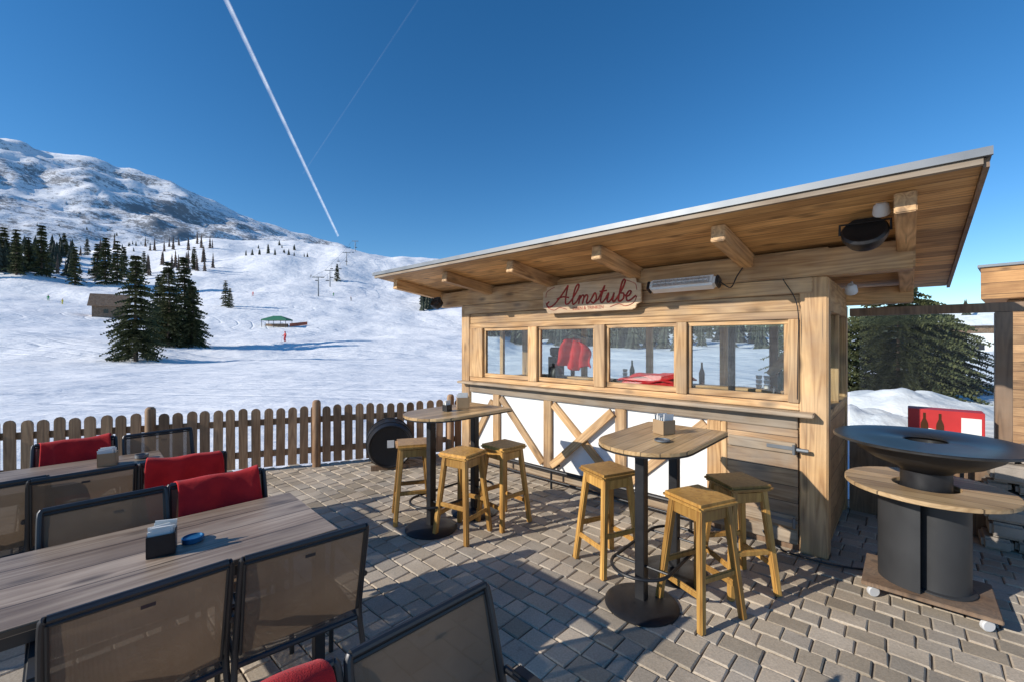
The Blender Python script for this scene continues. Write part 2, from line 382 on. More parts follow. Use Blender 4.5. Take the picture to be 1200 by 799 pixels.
def height(x,y):
    r=math.hypot(x,y); b=math.degrees(math.atan2(x,y))
    e1=interp(HILL,b); e2=interp(MTN,b)
    if r<=115:
        z=interp(NEAR,r)
        if e1<.1:
            k=max(0,min(1,(e1-.02)/.08)); z=z*k+(-.3-.6*min(1,r/60))*(1-k)
    else:
        z0=2.2 if e1>=.1 else 2.2*max(0,(e1-.02)/.08)-.9*(1-max(0,(e1-.02)/.08))
        zc=e1*420; zm=e2*1500
        if r<=420: t=(r-115)/305; z=z0+(zc-z0)*t**1.45*(1.12-.12*t)
        elif r<=600: z=zc-6*math.sin((r-420)/180*math.pi/2)
        elif r<=1500: t=(r-600)/900; z=(zc-6)+(zm-zc+6)*(t**1.15)
        else: z=zm*max(.25,1-(r-1500)/1800)
    w=min(1,max(0,(r-14)/50))
    z+=w*.55*noise.fractal(Vector((x*.05,y*.05,3)),1,2,4)
    z+=w*1.3*max(0,noise.noise(Vector((x*.022,y*.05,11)))-.10)*min(1,max(0,(r-45)/40))*2
    wm=min(1,max(0,(r-85)/60)); z+=wm*1.0*noise.noise(Vector((x*.04,y*.03,21)))
    w2=min(1,max(0,(r-110)/150)); z+=w2*4.8*noise.fractal(Vector((x*.014,y*.014,7)),1,2,5)
    w3=min(1,max(0,(r-560)/500)); z+=w3*50*e2/.3*(noise.ridged_multi_fractal(Vector((x*.0036,y*.0036,1)),.9,2.2,7,1,2)-1.0)*.55
    return z
def build_terrain():
    nt_,vs,fs=900,[(0,0,-.3)],[]
    rs=[3]; 
    while rs[-1]<7000:
        r=rs[-1]; rs.append(r*(1.06 if r<40 else 1.025 if r<500 else 1.012 if r<1600 else 1.09))
    A=[-math.pi+2*math.pi*i/nt_ for i in range(nt_)]
    for r in rs:
        for a in A:
            x=r*math.sin(a); y=r*math.cos(a); vs.append((x,y,height(x,y)))
    for j in range(nt_): fs.append((0,1+(j+1)%nt_,1+j))
    for i in range(len(rs)-1):
        o=1+i*nt_; p=o+nt_
        for j in range(nt_): fs.append((o+j,o+(j+1)%nt_,p+(j+1)%nt_,p+j))
    b=MB(); b.add(vs,fs); me=b.mesh('snow_terrain',[M_snow])
    bm=bmesh.new(); bm.from_mesh(me); bmesh.ops.recalc_face_normals(bm,faces=bm.faces)
    bm.faces.ensure_lookup_table()
    if bm.faces[5000].normal.z<0: bmesh.ops.reverse_faces(bm,faces=bm.faces)
    bm.to_mesh(me); bm.free()
    me.polygons.foreach_set('use_smooth',[True]*len(me.polygons))
    link('snow_terrain',me)
build_terrain()
def bd(b,r): return (r*math.sin(R(b)),r*math.cos(R(b)))

# ---------------------------------------------------------------- trees
def conifer(name,h,rad,wh,nb,seed,leaf,power=.8,bot=.06,bushy=False):
    rnd=random.Random(seed); b=MB()
    b.tube([(0,0,-1),(0.02*h*rnd.uniform(-1,1),0,h*.5),(0,0,h*.98)],h*.02,7,0,r2=h*.003)
    for i in range(wh):
        t=bot+(1-bot)*((i+rnd.random()*.8)/wh); z=t*h
        Lr=rad*((1-t)**power)*(.9 if t>.15 else .75)*rnd.uniform(.78,1.15)
        if bushy: Lr=rad*math.sqrt(max(0.02,1-(t*1.02-.25)**2/.62))*rnd.uniform(.8,1.1)
        for k in range(nb):
            a=rnd.uniform(0,2*math.pi); l=max(.10*rad,Lr*rnd.uniform(.42,1.25)); up=.28*(t-.35)+rnd.uniform(-.06,.06)
            dirv=Vector((math.cos(a),math.sin(a),0)); side=Vector((-math.sin(a),math.cos(a),0))
            n=max(3,int(l/leaf*1.6))
            for q in range(n):
                f=(q+.7)/n
                if f<.18: continue
                p=dirv*(l*f)+Vector((0,0,z+l*(up*f-.30*f*f+.0)))
                wdt=leaf*(1.5-.9*f)
                for sgn in (-1,1):
                    tip=p+side*sgn*wdt*rnd.uniform(.7,1.3)+dirv*leaf*.5*rnd.uniform(.3,1.2)+Vector((0,0,-leaf*rnd.uniform(.1,.7)))
                    q1=p+dirv*leaf*.35+Vector((0,0,leaf*.12)); q2=p-dirv*leaf*.35-Vector((0,0,leaf*rnd.uniform(.05,.35)))
                    b.add([q2,q1,tip],[(0,1,2)],1)
                if rnd.random()<.5:
                    b.add([p-dirv*leaf*.4,p+dirv*leaf*.5,p+Vector((0,0,-leaf*rnd.uniform(.6,1.1)))],[(0,1,2)],1)
    return b.mesh(name,[M_bark,M_needle])
PT=[conifer('pine_a',14,4.1,42,14,1,.40,.78),conifer('pine_b',14,3.9,40,14,2,.40,.7),conifer('pine_c',14,4.0,38,13,3,.44,.85)]
PTS=[conifer('pine_d',14,3.4,22,9,4,.75),conifer('pine_e',14,3.0,22,9,5,.7,.7)]
trees=[(-41.1,77,14.5,0),(-38.6,93,14.5,1),(-37.3,98,16,2),(-36.6,93,11.5,1),(-39.3,96,12,2),(-47.5,262,21,3),(-49,258,18,4),(-49.7,268,18,3),(-48.3,272,15,4),(-45.4,250,16,4),(-43.3,252,20,3),
 (-42.5,249,19,4),(-43.9,270,16,3),(-42.0,275,15,3),(-46.1,385,14,3),(-44.6,390,12,4),(-33.6,185,9.5,4),(-33.2,178,7,3),(-22.1,285,11,3),(-40.5,300,12,4),(-36.4,300,13,4),(-29.5,360,7,3)]
for i,(b,r,h,k) in enumerate(trees):
    x,y=bd(b,r); me=(PT+PTS)[k]
    o=link('pine_tree',me,None,(x,y,height(x,y)-.2),(0,0,random.uniform(0,6)))
    s=h/14; o.scale=(s,s,s)
me=conifer('bushy_pine',4.6,2.1,30,26,9,.16,bushy=True,bot=.04)
for (x,y,s) in ((15.6,17.4,1.0),(19.9,20.0,.8),(13.0,18.5,.8)):
    o=link('pine_tree',me,None,(x,y,height(x,y)-.1)); o.scale=(s,s,s)

def forest(name,pts,mat,wk=1):
    b=MB(); rnd=random.Random(11)
    for (x,y,h) in pts:
        z=height(x,y)-.3; w=h*rnd.uniform(.15,.23)*wk; ph=rnd.uniform(0,6)
        lay=6
        for i in range(lay):
            z0=z+h*(.06+.84*i/lay); z1=z0+h*.26*(1-.3*i/lay); rr=w*(1-i/lay)**.8*1.05
            n=7; vs=[(x,y,min(z1,z+h))]
            for j in range(n*2):
                a=ph+i+math.pi*j/n; q=rr*(rnd.uniform(.8,1.25) if j%2 else rnd.uniform(.35,.6))
                vs.append((x+q*math.cos(a),y+q*math.sin(a),z0-(h*.03 if j%2 else 0)))
            b.add(vs,[(0,1+j,1+(j+1)%(2*n)) for j in range(2*n)])
    return b.obj(name,mat)
rnd=random.Random(5); pts=[]
for _ in range(9000):
    b=rnd.uniform(-60,-24); r=rnd.uniform(470,1000); x,y=bd(b,r)
    d=noise.fractal(Vector((x*.008,y*.008,2)),1,2,3)
    if rnd.random()< max(0,(.10+d*1.3))*max(0,1-(r-450)/500)*.5: pts.append((x,y,rnd.uniform(3,7)))
for _ in range(110):
    b=rnd.uniform(-53,-24); r=rnd.uniform(330,420)
    x,y=bd(b,r)
    if noise.noise(Vector((x*.02,y*.02,0)))>.05 and b<-25: pts.append((x,y,rnd.uniform(2.5,6)))
for _ in range(90):
    b=rnd.uniform(-56,-45.5); r=rnd.uniform(250,400); x,y=bd(b,r); pts.append((x,y,rnd.uniform(8,15)))
forest('distant_pine_forest',pts,M_needle2)
pts=[]
for _ in range(75):
    b=rnd.uniform(-50,-34); r=rnd.uniform(290,410); x,y=bd(b,r); pts.append((x,y,rnd.uniform(7,12)))
forest('larch_forest',pts,M_larch,.6)
pts=[]
for _ in range(90):
    b=rnd.uniform(-11.8,-6.0); r=200+ (b+12)*6+rnd.uniform(-10,45); x,y=bd(b,r); pts.append((x,y,rnd.uniform(8,14)))
for _ in range(1500):
    b=rnd.uniform(-4,75); r=rnd.uniform(130,420); x,y=bd(b,r)
    if noise.fractal(Vector((x*.012,y*.012,5)),1,2,3)>-.08: pts.append((x,y,rnd.uniform(7,14)))
forest('valley_pine_forest',pts,M_needle2)

# ---------------------------------------------------------------- terrace
u=Vector((.736,-.676,0)).normalized(); v=Vector((-u.y,u.x,0))
C0=Vector((2.48,3.38,0)); AZ=math.atan2(u.y,u.x)
poly=[(-10.3,3.35),(-.72,6.80),(.4,7.75),(3.72,4.72),(6.2,2.45),(6.2,-4),(-10.3,-4)]
def inside(x,y,P):
    c=False; j=len(P)-1
    for i in range(len(P)):
        if (P[i][1]>y)!=(P[j][1]>y) and x<(P[j][0]-P[i][0])*(y-P[i][1])/(P[j][1]-P[i][1])+P[i][0]: c=not c
        j=i
    return c
b=MB(); n=len(poly)
b.add([(p[0],p[1],-.014) for p in poly]+[(p[0],p[1],-.6) for p in poly],[tuple(reversed(range(n)))]+[(i,(i+1)%n,n+(i+1)%n,n+i) for i in range(n)])
terr=empty('paved_terrace')
b.obj('bedding',M_joint,terr)
b=MB(); rnd=random.Random(3)
bb=-8.0
while bb<9:
    dp=.145; aa=-12+rnd.random()*.2
    while aa<10:
        w=rnd.choice((.12,.145,.145,.185,.215)); g=.0032
        cx,cy=aa+w/2,bb+dp/2; P=u*cx+v*cy
        if inside(P.x,P.y,poly) and P.y>-2.2 and P.x>-8.5:
            tl=[rnd.uniform(-.0025,.0025) for _ in range(2)]; zz=rnd.uniform(-.0025,.0025)
            vs=[]; jit=[(rnd.uniform(-.003,.003),rnd.uniform(-.003,.003)) for _ in range(4)]
            for ins,z in ((0,-.024),(.0,-.006),(.007,0)):
                for q,(sx,sy) in enumerate(((0,0),(1,0),(1,1),(0,1))):
                    a=aa+g+ins+(w-2*g-2*ins)*sx+jit[q][0]; c=bb+g+ins+(dp-2*g-2*ins)*sy+jit[q][1]
                    p=u*a+v*c; vs.append((p.x,p.y,z+zz+tl[0]*(sx-.5)*2+tl[1]*(sy-.5)*2))
            b.add(vs,[(0,1,5,4),(1,2,6,5),(2,3,7,6),(3,0,4,7),(4,5,9,8),(5,6,10,9),(6,7,11,10),(7,4,8,11),(8,9,10,11)])
        aa+=w
    bb+=dp
b.obj('pavers',M_paver,terr)

# ---------------------------------------------------------------- fence
def fence(a,bp):
    a=Vector(a);bp=Vector(bp); d=(bp-a); Ln=d.length; ang=math.atan2(d.y,d.x)
    e=empty('picket_fence',(a.x,a.y,0),ang); B=MB(); rn=random.Random(8)
    x=.05
    while x<Ln:
        w=.104+rn.uniform(-.004,.004); h=.83+rn.uniform(-.012,.012); t=.02; lean=rn.uniform(-.01,.01)
        prof=[(0,.05),(w,.05)]+[(w/2+w/2*math.cos(q*math.pi/6),h-w/2+w/2*math.sin(q*math.pi/6)) for q in range(7)]
        m=len(prof); y0=rn.uniform(-.003,.003)
        vs=[(x+p[0]+lean*p[1],y0,p[1]) for p in prof]+[(x+p[0]+lean*p[1],y0+t,p[1]) for p in prof]
        B.add(vs,[tuple(range(m)),tuple(reversed(range(m,2*m)))]+[(i,m+i,m+(i+1)%m,(i+1)%m) for i in range(m)])
        x+=.143
    B.obj('pickets',M_fence,e)
    B=MB(); B.box(0,Ln,.026,.066,.18,.26); B.box(0,Ln,.026,.066,.60,.68); B.obj('rails',M_fence,e,.004)
    B=MB(); x=Ln-.08
    while x>0:
        B.lathe([(.055,0),(.055,.88),(.05,.91),(.03,.93)],(x,.01,-.02),14); x-=1.87
    B.obj('posts',M_fence,e,smooth=True)
fence((-10.2,3.22,0),(-.86,6.60,0))

# ---------------------------------------------------------------- hut
hut=empty('wooden_bar_hut',(C0.x,C0.y,0),AZ)
LN=4.38; DP=1.5
def hp(name,s0,s1,y0,y1,z0,z1,mat,bevel=.006): return part(name,-s1,-s0,y0,y1,z0,z1,mat,hut,bevel)
hp('corner_post',0,.19,0,.16,0,2.23,M_wz,.01); hp('corner_post',4.2,4.38,0,.16,0,2.23,M_wz,.01)
hp('corner_post',0,.15,DP-.15,DP,0,2.08,M_wz,.01); hp('corner_post',4.23,4.38,DP-.15,DP,0,2.08,M_wz,.01)
hp('header_board',.19,4.2,.015,.13,1.965,2.10,M_wx); hp('header_board',.10,4.3,-.012,.11,2.103,2.228,M_wx)
hp('eaves_beam',-.5,4.98,-.03,.16,2.232,2.44,M_wx,.012)
hp('upper_board',-.0,4.38,.02,.10,2.442,2.46,M_wx,.002)
wins=[(.27,1.10),(1.20,1.99),(2.12,2.95),(3.09,3.93)]
zb,zt=1.275,1.90
hp('window_head',.19,4.2,.01,.10,1.90,1.962,M_wx,.004)
edges=[.193]+[e for w in wins for e in w]+[4.197]
for i in range(0,len(edges),2): hp('mullion',edges[i],edges[i+1],-.006 if i%2==0 else 0,.11,1.215,1.898,M_wz,.004)
for a,c in wins:
    f=.035
    hp('window_frame',a+.002,c-.002,.03,.07,zb-.055,zb-.001,M_wx,.003); hp('window_frame',a+.002,c-.002,.03,.07,zt-.04,zt-.002,M_wx,.003)
    hp('window_frame',a+.002,a+f,.03,.07,zb,zt-.042,M_wz,.003); hp('window_frame',c-f,c-.002,.03,.07,zb,zt-.042,M_wz,.003)
    hp('window_pane',a+f,c-f,.048,.054,zb,zt-.042,M_glass,0)
hp('sill_beam',.19,4.2,.004,.14,1.155,1.213,M_wx)
hp('counter_shelf',.08,4.34,-.12,-.002,1.118,1.152,M_wgrey,.006)
hp('counter_inside',.2,4.18,.145,.50,1.12,1.16,M_wx)
hp('under_rail',.20,4.19,-.012,.09,1.0,1.112,M_wgrey)
hp('bottom_rail',.20,4.19,-.012,.09,.06,.17,M_wgrey)
hp('white_panel',.9,4.19,.03,.06,.172,.998,M_white,0)
for s in (.85,1.80,2.78,3.66): hp('panel_post',s-.06,s+.06,-.008,.09,.172,.998,M_wz)
def brace(s0,z0,s1,z1,yy=.012):
    B=MB(); a=Vector((-s0,yy,z0)); c=Vector((-s1,yy,z1)); m=(a+c)/2; l=(c-a).length
    ang=math.atan2(c.z-a.z,c.x-a.x)
    B.box(-l/2,l/2,-.016,.016,-.045,.045); B.obj('brace',M_wx,hut,.004,loc=m,rot=(0,-ang,0))
brace(3.58,.96,2.86,.22); brace(2.70,.96,1.88,.22); brace(1.88,.96,2.70,.22,.006-.03); brace(.93,.96,1.72,.22); brace(4.17,.22,3.74,.9)
hp('door_frame',.74,.79,-.01,.09,.0,.998,M_wz); hp('door',.20,.738,.0,.05,.06,.998,M_door,.003)
hp('door_batten',.215,.72,-.022,-.002,.80,.89,M_wgrey,.003); hp('door_batten',.215,.72,-.022,-.002,.2,.29,M_wgrey,.003)
B=MB(); B.box(-.42,-.20,-.03,-.024,.83,.86); B.box(-.42,-.20,-.03,-.024,.235,.26); B.tube([(-.22,-.05,.8),(-.22,-.05,.88)],.012); B.tube([(-.22,-.04,.2),(-.22,-.04,.28)],.012); B.tube([(-.20,-.055,.845),(-.12,-.055,.845)],.016)
B.obj('door_hinges',M_zinc,hut,.002)
B=MB(); B.tube([(-4.1,-.16,.22),(-.95,-.16,.22)],.02); B.tube([(-4.1,-.16,.10),(-.95,-.16,.10)],.012)
for s in (1.0,1.8,2.6,3.4,4.05): B.tube([(-s,-.16,0),(-s,-.16,.22),(-s,.0,.24)],.014)
B.obj('foot_rail',M_black,hut,smooth=True)
hp('plinth',.05,4.33,.03,DP-.03,-.02,.058,M_dkwood,.003)
for s0,s1 in ((.0,.09),(4.29,4.38)):
    hp('side_wall',s0+.01,s1-.01,.162,DP-.152,.06,1.1,M_wall_boards,.003)
    hp('side_sill',s0,s1,.162,DP-.152,1.102,1.16,M_wy,.003)
    hp('side_head',s0,s1,.162,DP-.152,1.96,2.22,M_wy,.003)
    hp('side_mullion',s0+.01,s1-.01,.80,.85,1.162,1.958,M_wz,.003)
    hp('window_pane',s0+.04,s0+.046,.162,DP-.152,1.162,1.958,M_glass2,0)
hp('back_wall',.152,4.228,DP-.09,DP-.02,.06,1.08,M_wall_boards,.003); hp('back_sill',.152,4.228,DP-.12,DP,1.082,1.14,M_wx)
hp('back_head',.152,4.228,DP-.1,DP-.01,1.90,2.05,M_wx); 
hp('back_beam',-.5,4.9,DP-.14,DP+.03,2.083,2.25,M_wx,.012)
for s in (.62,1.15,2.1,3.15): hp('back_mullion',s,s+.08,DP-.09,DP-.02,1.142,1.898,M_wz)
hp('back_pane',.152,4.228,DP-.05,DP-.045,1.142,1.898,M_glass2,0)
B=MB(); B.tube([(-3.55,.75,1.15),(-3.55,.75,2.1)],.03); B.tube([(-.95,.9,1.0),(-.95,.9,2.2)],.035); B.obj('inner_posts',M_black,hut,smooth=True)
hp('inner_shelf',.2,4.1,DP-.32,DP-.125,1.16,1.19,M_wx); 
brace(.2,1.95,.65,1.35,1.2)
def cloth_grid(name,fn,nu,nv,mat,parent,thick=.01):
    B=MB(); vs=[fn(i/nu,j/nv) for j in range(nv+1) for i in range(nu+1)]
    B.add(vs,[(j*(nu+1)+i,j*(nu+1)+i+1,(j+1)*(nu+1)+i+1,(j+1)*(nu+1)+i) for j in range(nv) for i in range(nu)])
    o=B.obj(name,mat,parent,smooth=False); o.data.polygons.foreach_set('use_smooth',[True]*len(o.data.polygons))
    if thick:
        m=o.modifiers.new('s','SOLIDIFY'); m.thickness=thick
        m=o.modifiers.new('d','SUBSURF'); m.levels=1; m.render_levels=1
    return o
def jk(a,t):
    x=-2.62+(a-.5)*(.30+.22*math.sin(min(1,t*1.3)*math.pi*.6)+.05*math.sin(t*7)); return (x,.30+.05*math.sin(a*19+t*3)+.06*(1-abs(a-.5)*2),1.80-.42*t-.14*abs(a-.5)*(1-t)*2+ .03*math.sin(a*9))
cloth_grid('red_jacket',jk,26,18,M_red,hut,.02)
B=MB(); B.tube([(-2.62,.33,1.80),(-2.62,.33,1.92)],.006); B.tube([(-2.80,.33,1.75),(-2.62,.33,1.81),(-2.44,.33,1.75)],.008); B.obj('coat_hanger',M_black,hut)
def cu(off,zz,seed):
    return lambda a,t:(-1.55+off+(a-.5)*.66,.25+(t-.5)*.22,1.168+zz+.035*math.sin(math.pi*a)**.3*math.sin(math.pi*t)**.3+.035*noise.fractal(Vector((a*3+seed,t*3,seed)),1,2,3))
for i in range(5): cloth_grid('red_cushion',cu(.05*(i-2)*(-1)**i,.042*i,i),24,12,M_red,hut,.022)
B=MB(); B.lathe([(.07,1.162),(.085,1.20),(.09,1.32),(.06,1.38),(.02,1.40)],(-2.82,.24,0),24); B.tube([(-2.72,.24,1.22),(-2.68,.24,1.27),(-2.73,.24,1.31)],.01)
B.box(-3.0,-2.86,.3,.46,1.162,1.52); B.lathe([(.05,1.52),(.08,1.54),(.085,1.62),(.07,1.64)],(-2.93,.38,0),20)
B.obj('coffee_grinder',M_black,hut,smooth=True)
rn=random.Random(21)
for nm,mt,ss in (('brown_bottles',M_brown,(.38,1.40,3.3)),('green_bottles',M_greenglass,(.56,2.3)),('cups',M_whitem,(.70,.78,2.42,3.55))):
    B=MB()
    for s in ss:
        yy=DP-.22+rn.uniform(-.05,.05)
        if mt is M_whitem:
            for k in range(3): B.lathe([(.025,1.192+.05*k),(.035,1.235+.05*k)],(-s,yy,0),14)
        else: B.lathe([(.032,1.192),(.034,1.33),(.012,1.40),(.012,1.46)],(-s,yy,0),14)
    B.obj(nm,mt,hut,smooth=True)
B=MB()
for s in (.33,.42): B.lathe([(.022,1.162),(.026,1.25),(.012,1.29),(.012,1.32)],(-s,.26,0),14)
B.box(-.95,-.60,.25,.42,1.162,1.22); B.obj('counter_items',M_frame,hut,.004,smooth=True)
# roof
SL=.125; OF=1.0; OB=1.77; s_r,s_l=-.735,5.04
Z0=2.475
def zr(y): return Z0-SL*y
roofang=-math.atan(SL)
def slab(name,x0,x1,y0,y1,off0,off1,mat,bevel=0):
    B=MB(); cx=(x0+x1)/2; cy=(y0+y1)/2
    B.box(x0-cx,x1-cx,(y0-cy)/math.cos(roofang),(y1-cy)/math.cos(roofang),off0,off1)
    return B.obj(name,mat,hut,bevel,loc=(cx,cy,zr(cy)),rot=(roofang,0,0))
slab('roof_boards',-s_l,-s_r,-OF,OB,0,.028,M_under)
slab('roof_sheet',-s_l-.03,-s_r+.03,-OF-.03,OB+.03,.03,.062,M_zinc)
slab('drip_edge',-s_l-.032,-s_r+.032,-OF-.045,-OF-.031,.022,.066,M_zinc)
slab('fascia',-s_r+.002,-s_r+.024,-OF,OB,-.02,.028,M_dkwood)
slab('front_fascia',-s_l,-s_r,-OF-.028,-OF-.002,-.012,.021,M_wgrey)
for i,s in enumerate((-.45,.57,1.6,2.66,3.76,4.86)):
    slab('rafter',-s-.05,-s+.05,-.80 if i else -.82,OB-.15,-.125,-.002,M_wy,.006)
# sign
sg=empty('pub_sign')
Mh=Matrix.Translation((C0.x,C0.y,0))@Matrix.Rotation(AZ,4,'Z')
def place(o,x,y,z): p=Mh@Vector((x,y,z)); o.location=p; o.rotation_euler=(0,0,AZ)
place(sg,-2.15,-.075,2.205)
W,H=.63,.165; prof=[]
for sx,sy in ((1,-1),(1,1),(-1,1),(-1,-1)):
    c=[(W-.0,H-.07),(W-.05,H-.055),(W-.06,H-.015),(W-.10,H)] 
    pts_=[(sx*a,sy*bb_) for a,bb_ in c]
    if sx*sy<0: pts_=pts_[::-1]
    prof+=pts_
m=len(prof); B=MB(); B.add([(p[0],-.012,p[1]) for p in prof]+[(p[0],.012,p[1]) for p in prof],[tuple(range(m)),tuple(reversed(range(m,2*m)))]+[(i,m+i,m+(i+1)%m,(i+1)%m) for i in range(m)])
o=B.obj('board',wood('sign_wood',(.68,.50,.32),(.46,.30,.16),'X',knots=False,grey=.4),sg,.004)
bm=bmesh.new(); bm.from_mesh(o.data); bmesh.ops.recalc_face_normals(bm,faces=bm.faces); bm.to_mesh(o.data); bm.free()
strokes=[[(-.7,.55),(-.95,.2),(-.6,-.15),(0,.15),(.7,1.25),(1.25,2.35)],[(1.25,2.35),(1.22,1.2),(1.35,.15),(1.7,.1)],[(.2,.8),(.9,1.0),(1.6,.85)],
[(1.7,.1),(2.1,.8),(2.5,1.9),(2.4,2.35),(2.15,1.9),(2.08,.6),(2.25,0),(2.6,.3)],
[(2.6,.3),(2.85,1),(2.85,0)],[(2.85,.5),(3.1,1),(3.3,.8),(3.27,0)],[(3.27,.5),(3.5,1),(3.72,.8),(3.7,.2),(3.85,0),(4.1,.3)],
[(4.1,.3),(4.42,1.15),(4.68,.5),(4.5,0),(4.2,.15)],[(4.5,0),(4.9,.4)],
[(4.9,.4),(5.3,1.9)],[(5.3,1.9),(5.15,.4),(5.35,0),(5.65,.4)],[(4.9,1.25),(5.6,1.3)],
[(5.65,.4),(5.85,1),(5.85,.2),(6.05,0),(6.3,.4),(6.4,1)],[(6.4,1),(6.4,.2),(6.55,0),(6.75,.3)],
[(6.75,.3),(7.08,1.2),(7.25,2.1),(7.08,2.35),(6.95,1.8),(6.95,.3),(7.15,0),(7.42,.3),(7.35,.8),(7.1,.9)],[(7.38,.7),(7.65,.5)],
[(7.65,.45),(7.92,.6),(8.02,.95),(7.82,1.05),(7.65,.6),(7.8,.05),(8.1,.05),(8.55,.5)]]
B=MB(); sxx,szz=.12,.095
for st in strokes:
    P=[((x-3.85)*sxx+z*.022,-.0125,(z-.9)*szz+.012) for x,z in st]
    P=catmull(P,6); B.tube(P,.0095,6)
B.obj('lettering',M_signred,sg,smooth=True)
def text(body,size,x,z,mat,parent,y=-.0135):
    c=bpy.data.curves.new('lettering','FONT'); c.body=body; c.size=size; c.extrude=.001; c.align_x='CENTER'
    c.materials.append(mat); o=bpy.data.objects.new('small_lettering',c); COL.objects.link(o); o.parent=parent; o.location=(x,y,z); o.rotation_euler=(R(90),0,0); return o
text('ESSEN & TRINKEN',.05,0,-.137,M_signred,sg)
B=MB()
for s in (-1,1):
    B.tube(catmull([(s*.28,-.014,-.125),(s*.38,-.014,-.10),(s*.46,-.014,-.125),(s*.55,-.014,-.095),(s*.585,-.014,-.03)],5),.0035,6)
    B.tube(catmull([(s*.585,-.014,.03),(s*.57,-.014,.09),(s*.52,-.014,.12),(s*.45,-.014,.145)],5),.003,6)
B.obj('scrollwork',M_signred,sg)
# heater
ht=empty('patio_heater'); place(ht,-1.08,-.16,2.235)
rx=(R(-25),0,0)
B=MB(); B.box(-.30,.30,-.06,.05,-.05,.055); B.obj('housing',M_whitem,ht,.02,seg=3,rot=rx)
B=MB(); B.box(-.26,.26,-.066,-.061,-.035,.025); B.obj('reflector',M_silver,ht,rot=rx)
B=MB(); B.tube([(-.25,-.072,-.005),(.25,-.072,-.005)],.007,8)
for i in range(14): B.box(-.25+.0385*i-.001,-.25+.0385*i+.001,-.082,-.0665,-.034,.024)
B.obj('element_and_guard',M_grip,ht,rot=rx)
B=MB(); B.box(-.33,-.302,-.05,.05,-.045,.05); B.box(.302,.33,-.05,.05,-.045,.05); B.obj('end_caps',M_frame,ht,.01,rot=rx)
B=MB(); B.box(-.18,-.14,.03,.13,-.03,.0); B.box(.14,.18,.03,.13,-.03,.0); B.tube(catmull([(.33,0,0),(.40,.06,-.05),(.44,.10,.05),(.50,.12,.15)],5),.005); B.obj('bracket',M_black,ht)
def speaker(x,y,z,r):
    e=empty('loudspeaker'); place(e,x,y,z)
    Mx=Matrix.Rotation(R(55),4,'X')
    B=MB(); B.lathe([(r*.35,-.10),(r*.8,-.07),(r,-.01),(r,.02),(r*.9,.035),(r*.85,.03),(r*.3,.015)],(0,0,0),28,M=Mx); B.obj('cone',M_black,e,smooth=True)
    B=MB(); B.tube([(-r*1.05,0,0),(-r*1.05,.0,.07),(r*1.05,.0,.07),(r*1.05,0,0)],.008); B.obj('bracket',M_black,e)
speaker(.25,-.50,2.43,.125); speaker(-4.65,-.25,2.28,.09)
def lamp(x,y,z):
    e=empty('spot_lamp'); place(e,x,y,z)
    B=MB(); B.lathe([(.02,.07),(.038,.05),(.045,.0),(.04,-.01)],(0,0,0),20,M=Matrix.Rotation(R(40),4,'X')); B.tube([(0,0,.05),(0,.03,.08)],.01); B.obj('head',M_grip,e,smooth=True)
lamp(.34,-.66,2.51); lamp(.12,.3,2.12)
cb=empty('power_cable'); place(cb,0,0,0)
B=MB(); B.tube(catmull([(-.30,-.035,2.23),(-.20,-.03,2.0),(-.196,-.03,1.6),(-.199,-.03,1.25)],6),.004,6); B.tube(catmull([(-.45,-.03,.12),(-.35,-.08,.03),(-.15,-.10,.015),(.1,-.06,.012),(.4,.1,.012)],6),.007,6); B.obj('cable',M_black,cb,smooth=True)

# ---------------------------------------------------------------- wind screen, stone wall, neighbour building
ws=empty('glass_windscreen'); place(ws,.0,1.47,0)
def wp(name,x0,x1,y0,y1,z0,z1,mat,bevel=.004): return part(name,x0,x1,y0,y1,z0,z1,mat,ws,bevel)
wp('top_beam',.02,2.6,-.04,.04,1.97,2.05,M_dkwood); wp('base_wall',.02,2.6,-.06,.06,0,.76,M_dkwood); wp('cap',.02,2.6,-.08,.08,.762,.80,M_wx)
for x in (1.02,1.26,1.9): wp('post',x,x+.10,-.05,.05,.802,1.968,M_dkwood)
wp('pane',.02,1.02,-.004,.004,.802,1.968,M_glass2,0); wp('infill',1.40,1.9,-.02,.02,.802,1.968,M_wall_boards)
sw=empty('stone_wall'); place(sw,.98,1.15,0)
B=MB(); rn=random.Random(4); z=0
while z<.80:
    hh=rn.uniform(.09,.16); x=rn.uniform(-.08,0)
    while x<1.6:
        w=rn.uniform(.12,.3); y0=rn.uniform(-.04,.04)
        B.box(x+.005,x+w-.005,y0,.25,z+.004,z+hh-.004,0,Matrix.Rotation(rn.uniform(-.03,.03),4,'Y')); x+=w
    z+=hh
B.obj('stones',M_stone,sw,.022,smooth=True,seg=3)
db=empty('drinks_display_box'); place(db,.70,1.30,.86)
B=MB(); B.box(-.24,.24,-.10,.10,0,.25); B.obj('box',M_redpaint,db,.004)
B=MB(); B.box(-.12,-.095,-.06,-.02,-.85,-.002); B.box(.095,.12,-.06,-.02,-.85,-.002); B.obj('legs',M_black,db)
B=MB()
for x in (-.13,-.03): B.add([(x+sx*.5,-.1025,sz) for sx,sz in ((-.05,.02),(.05,.02),(.05,.11),(.045,.13),(.018,.17),(.018,.22),(-.018,.22),(-.018,.17),(-.045,.13),(-.05,.11))],[tuple(range(10))])
B.obj('picture_bottles',M_brown,db)
B=MB(); B.add([(-.235,-.102,.03),(-.1,-.102,.065),(.03,-.102,.045),(.08,-.102,.05),(.08,-.102,.065),(.03,-.102,.062),(-.1,-.102,.085),(-.235,-.102,.045)],[tuple(range(8))])
B.box(.10,.22,-.104,-.1015,.03,.20)
B.obj('labels',M_paper,db)
bg=empty('wooden_lodge',(8.9,7.75,0),R(-50))
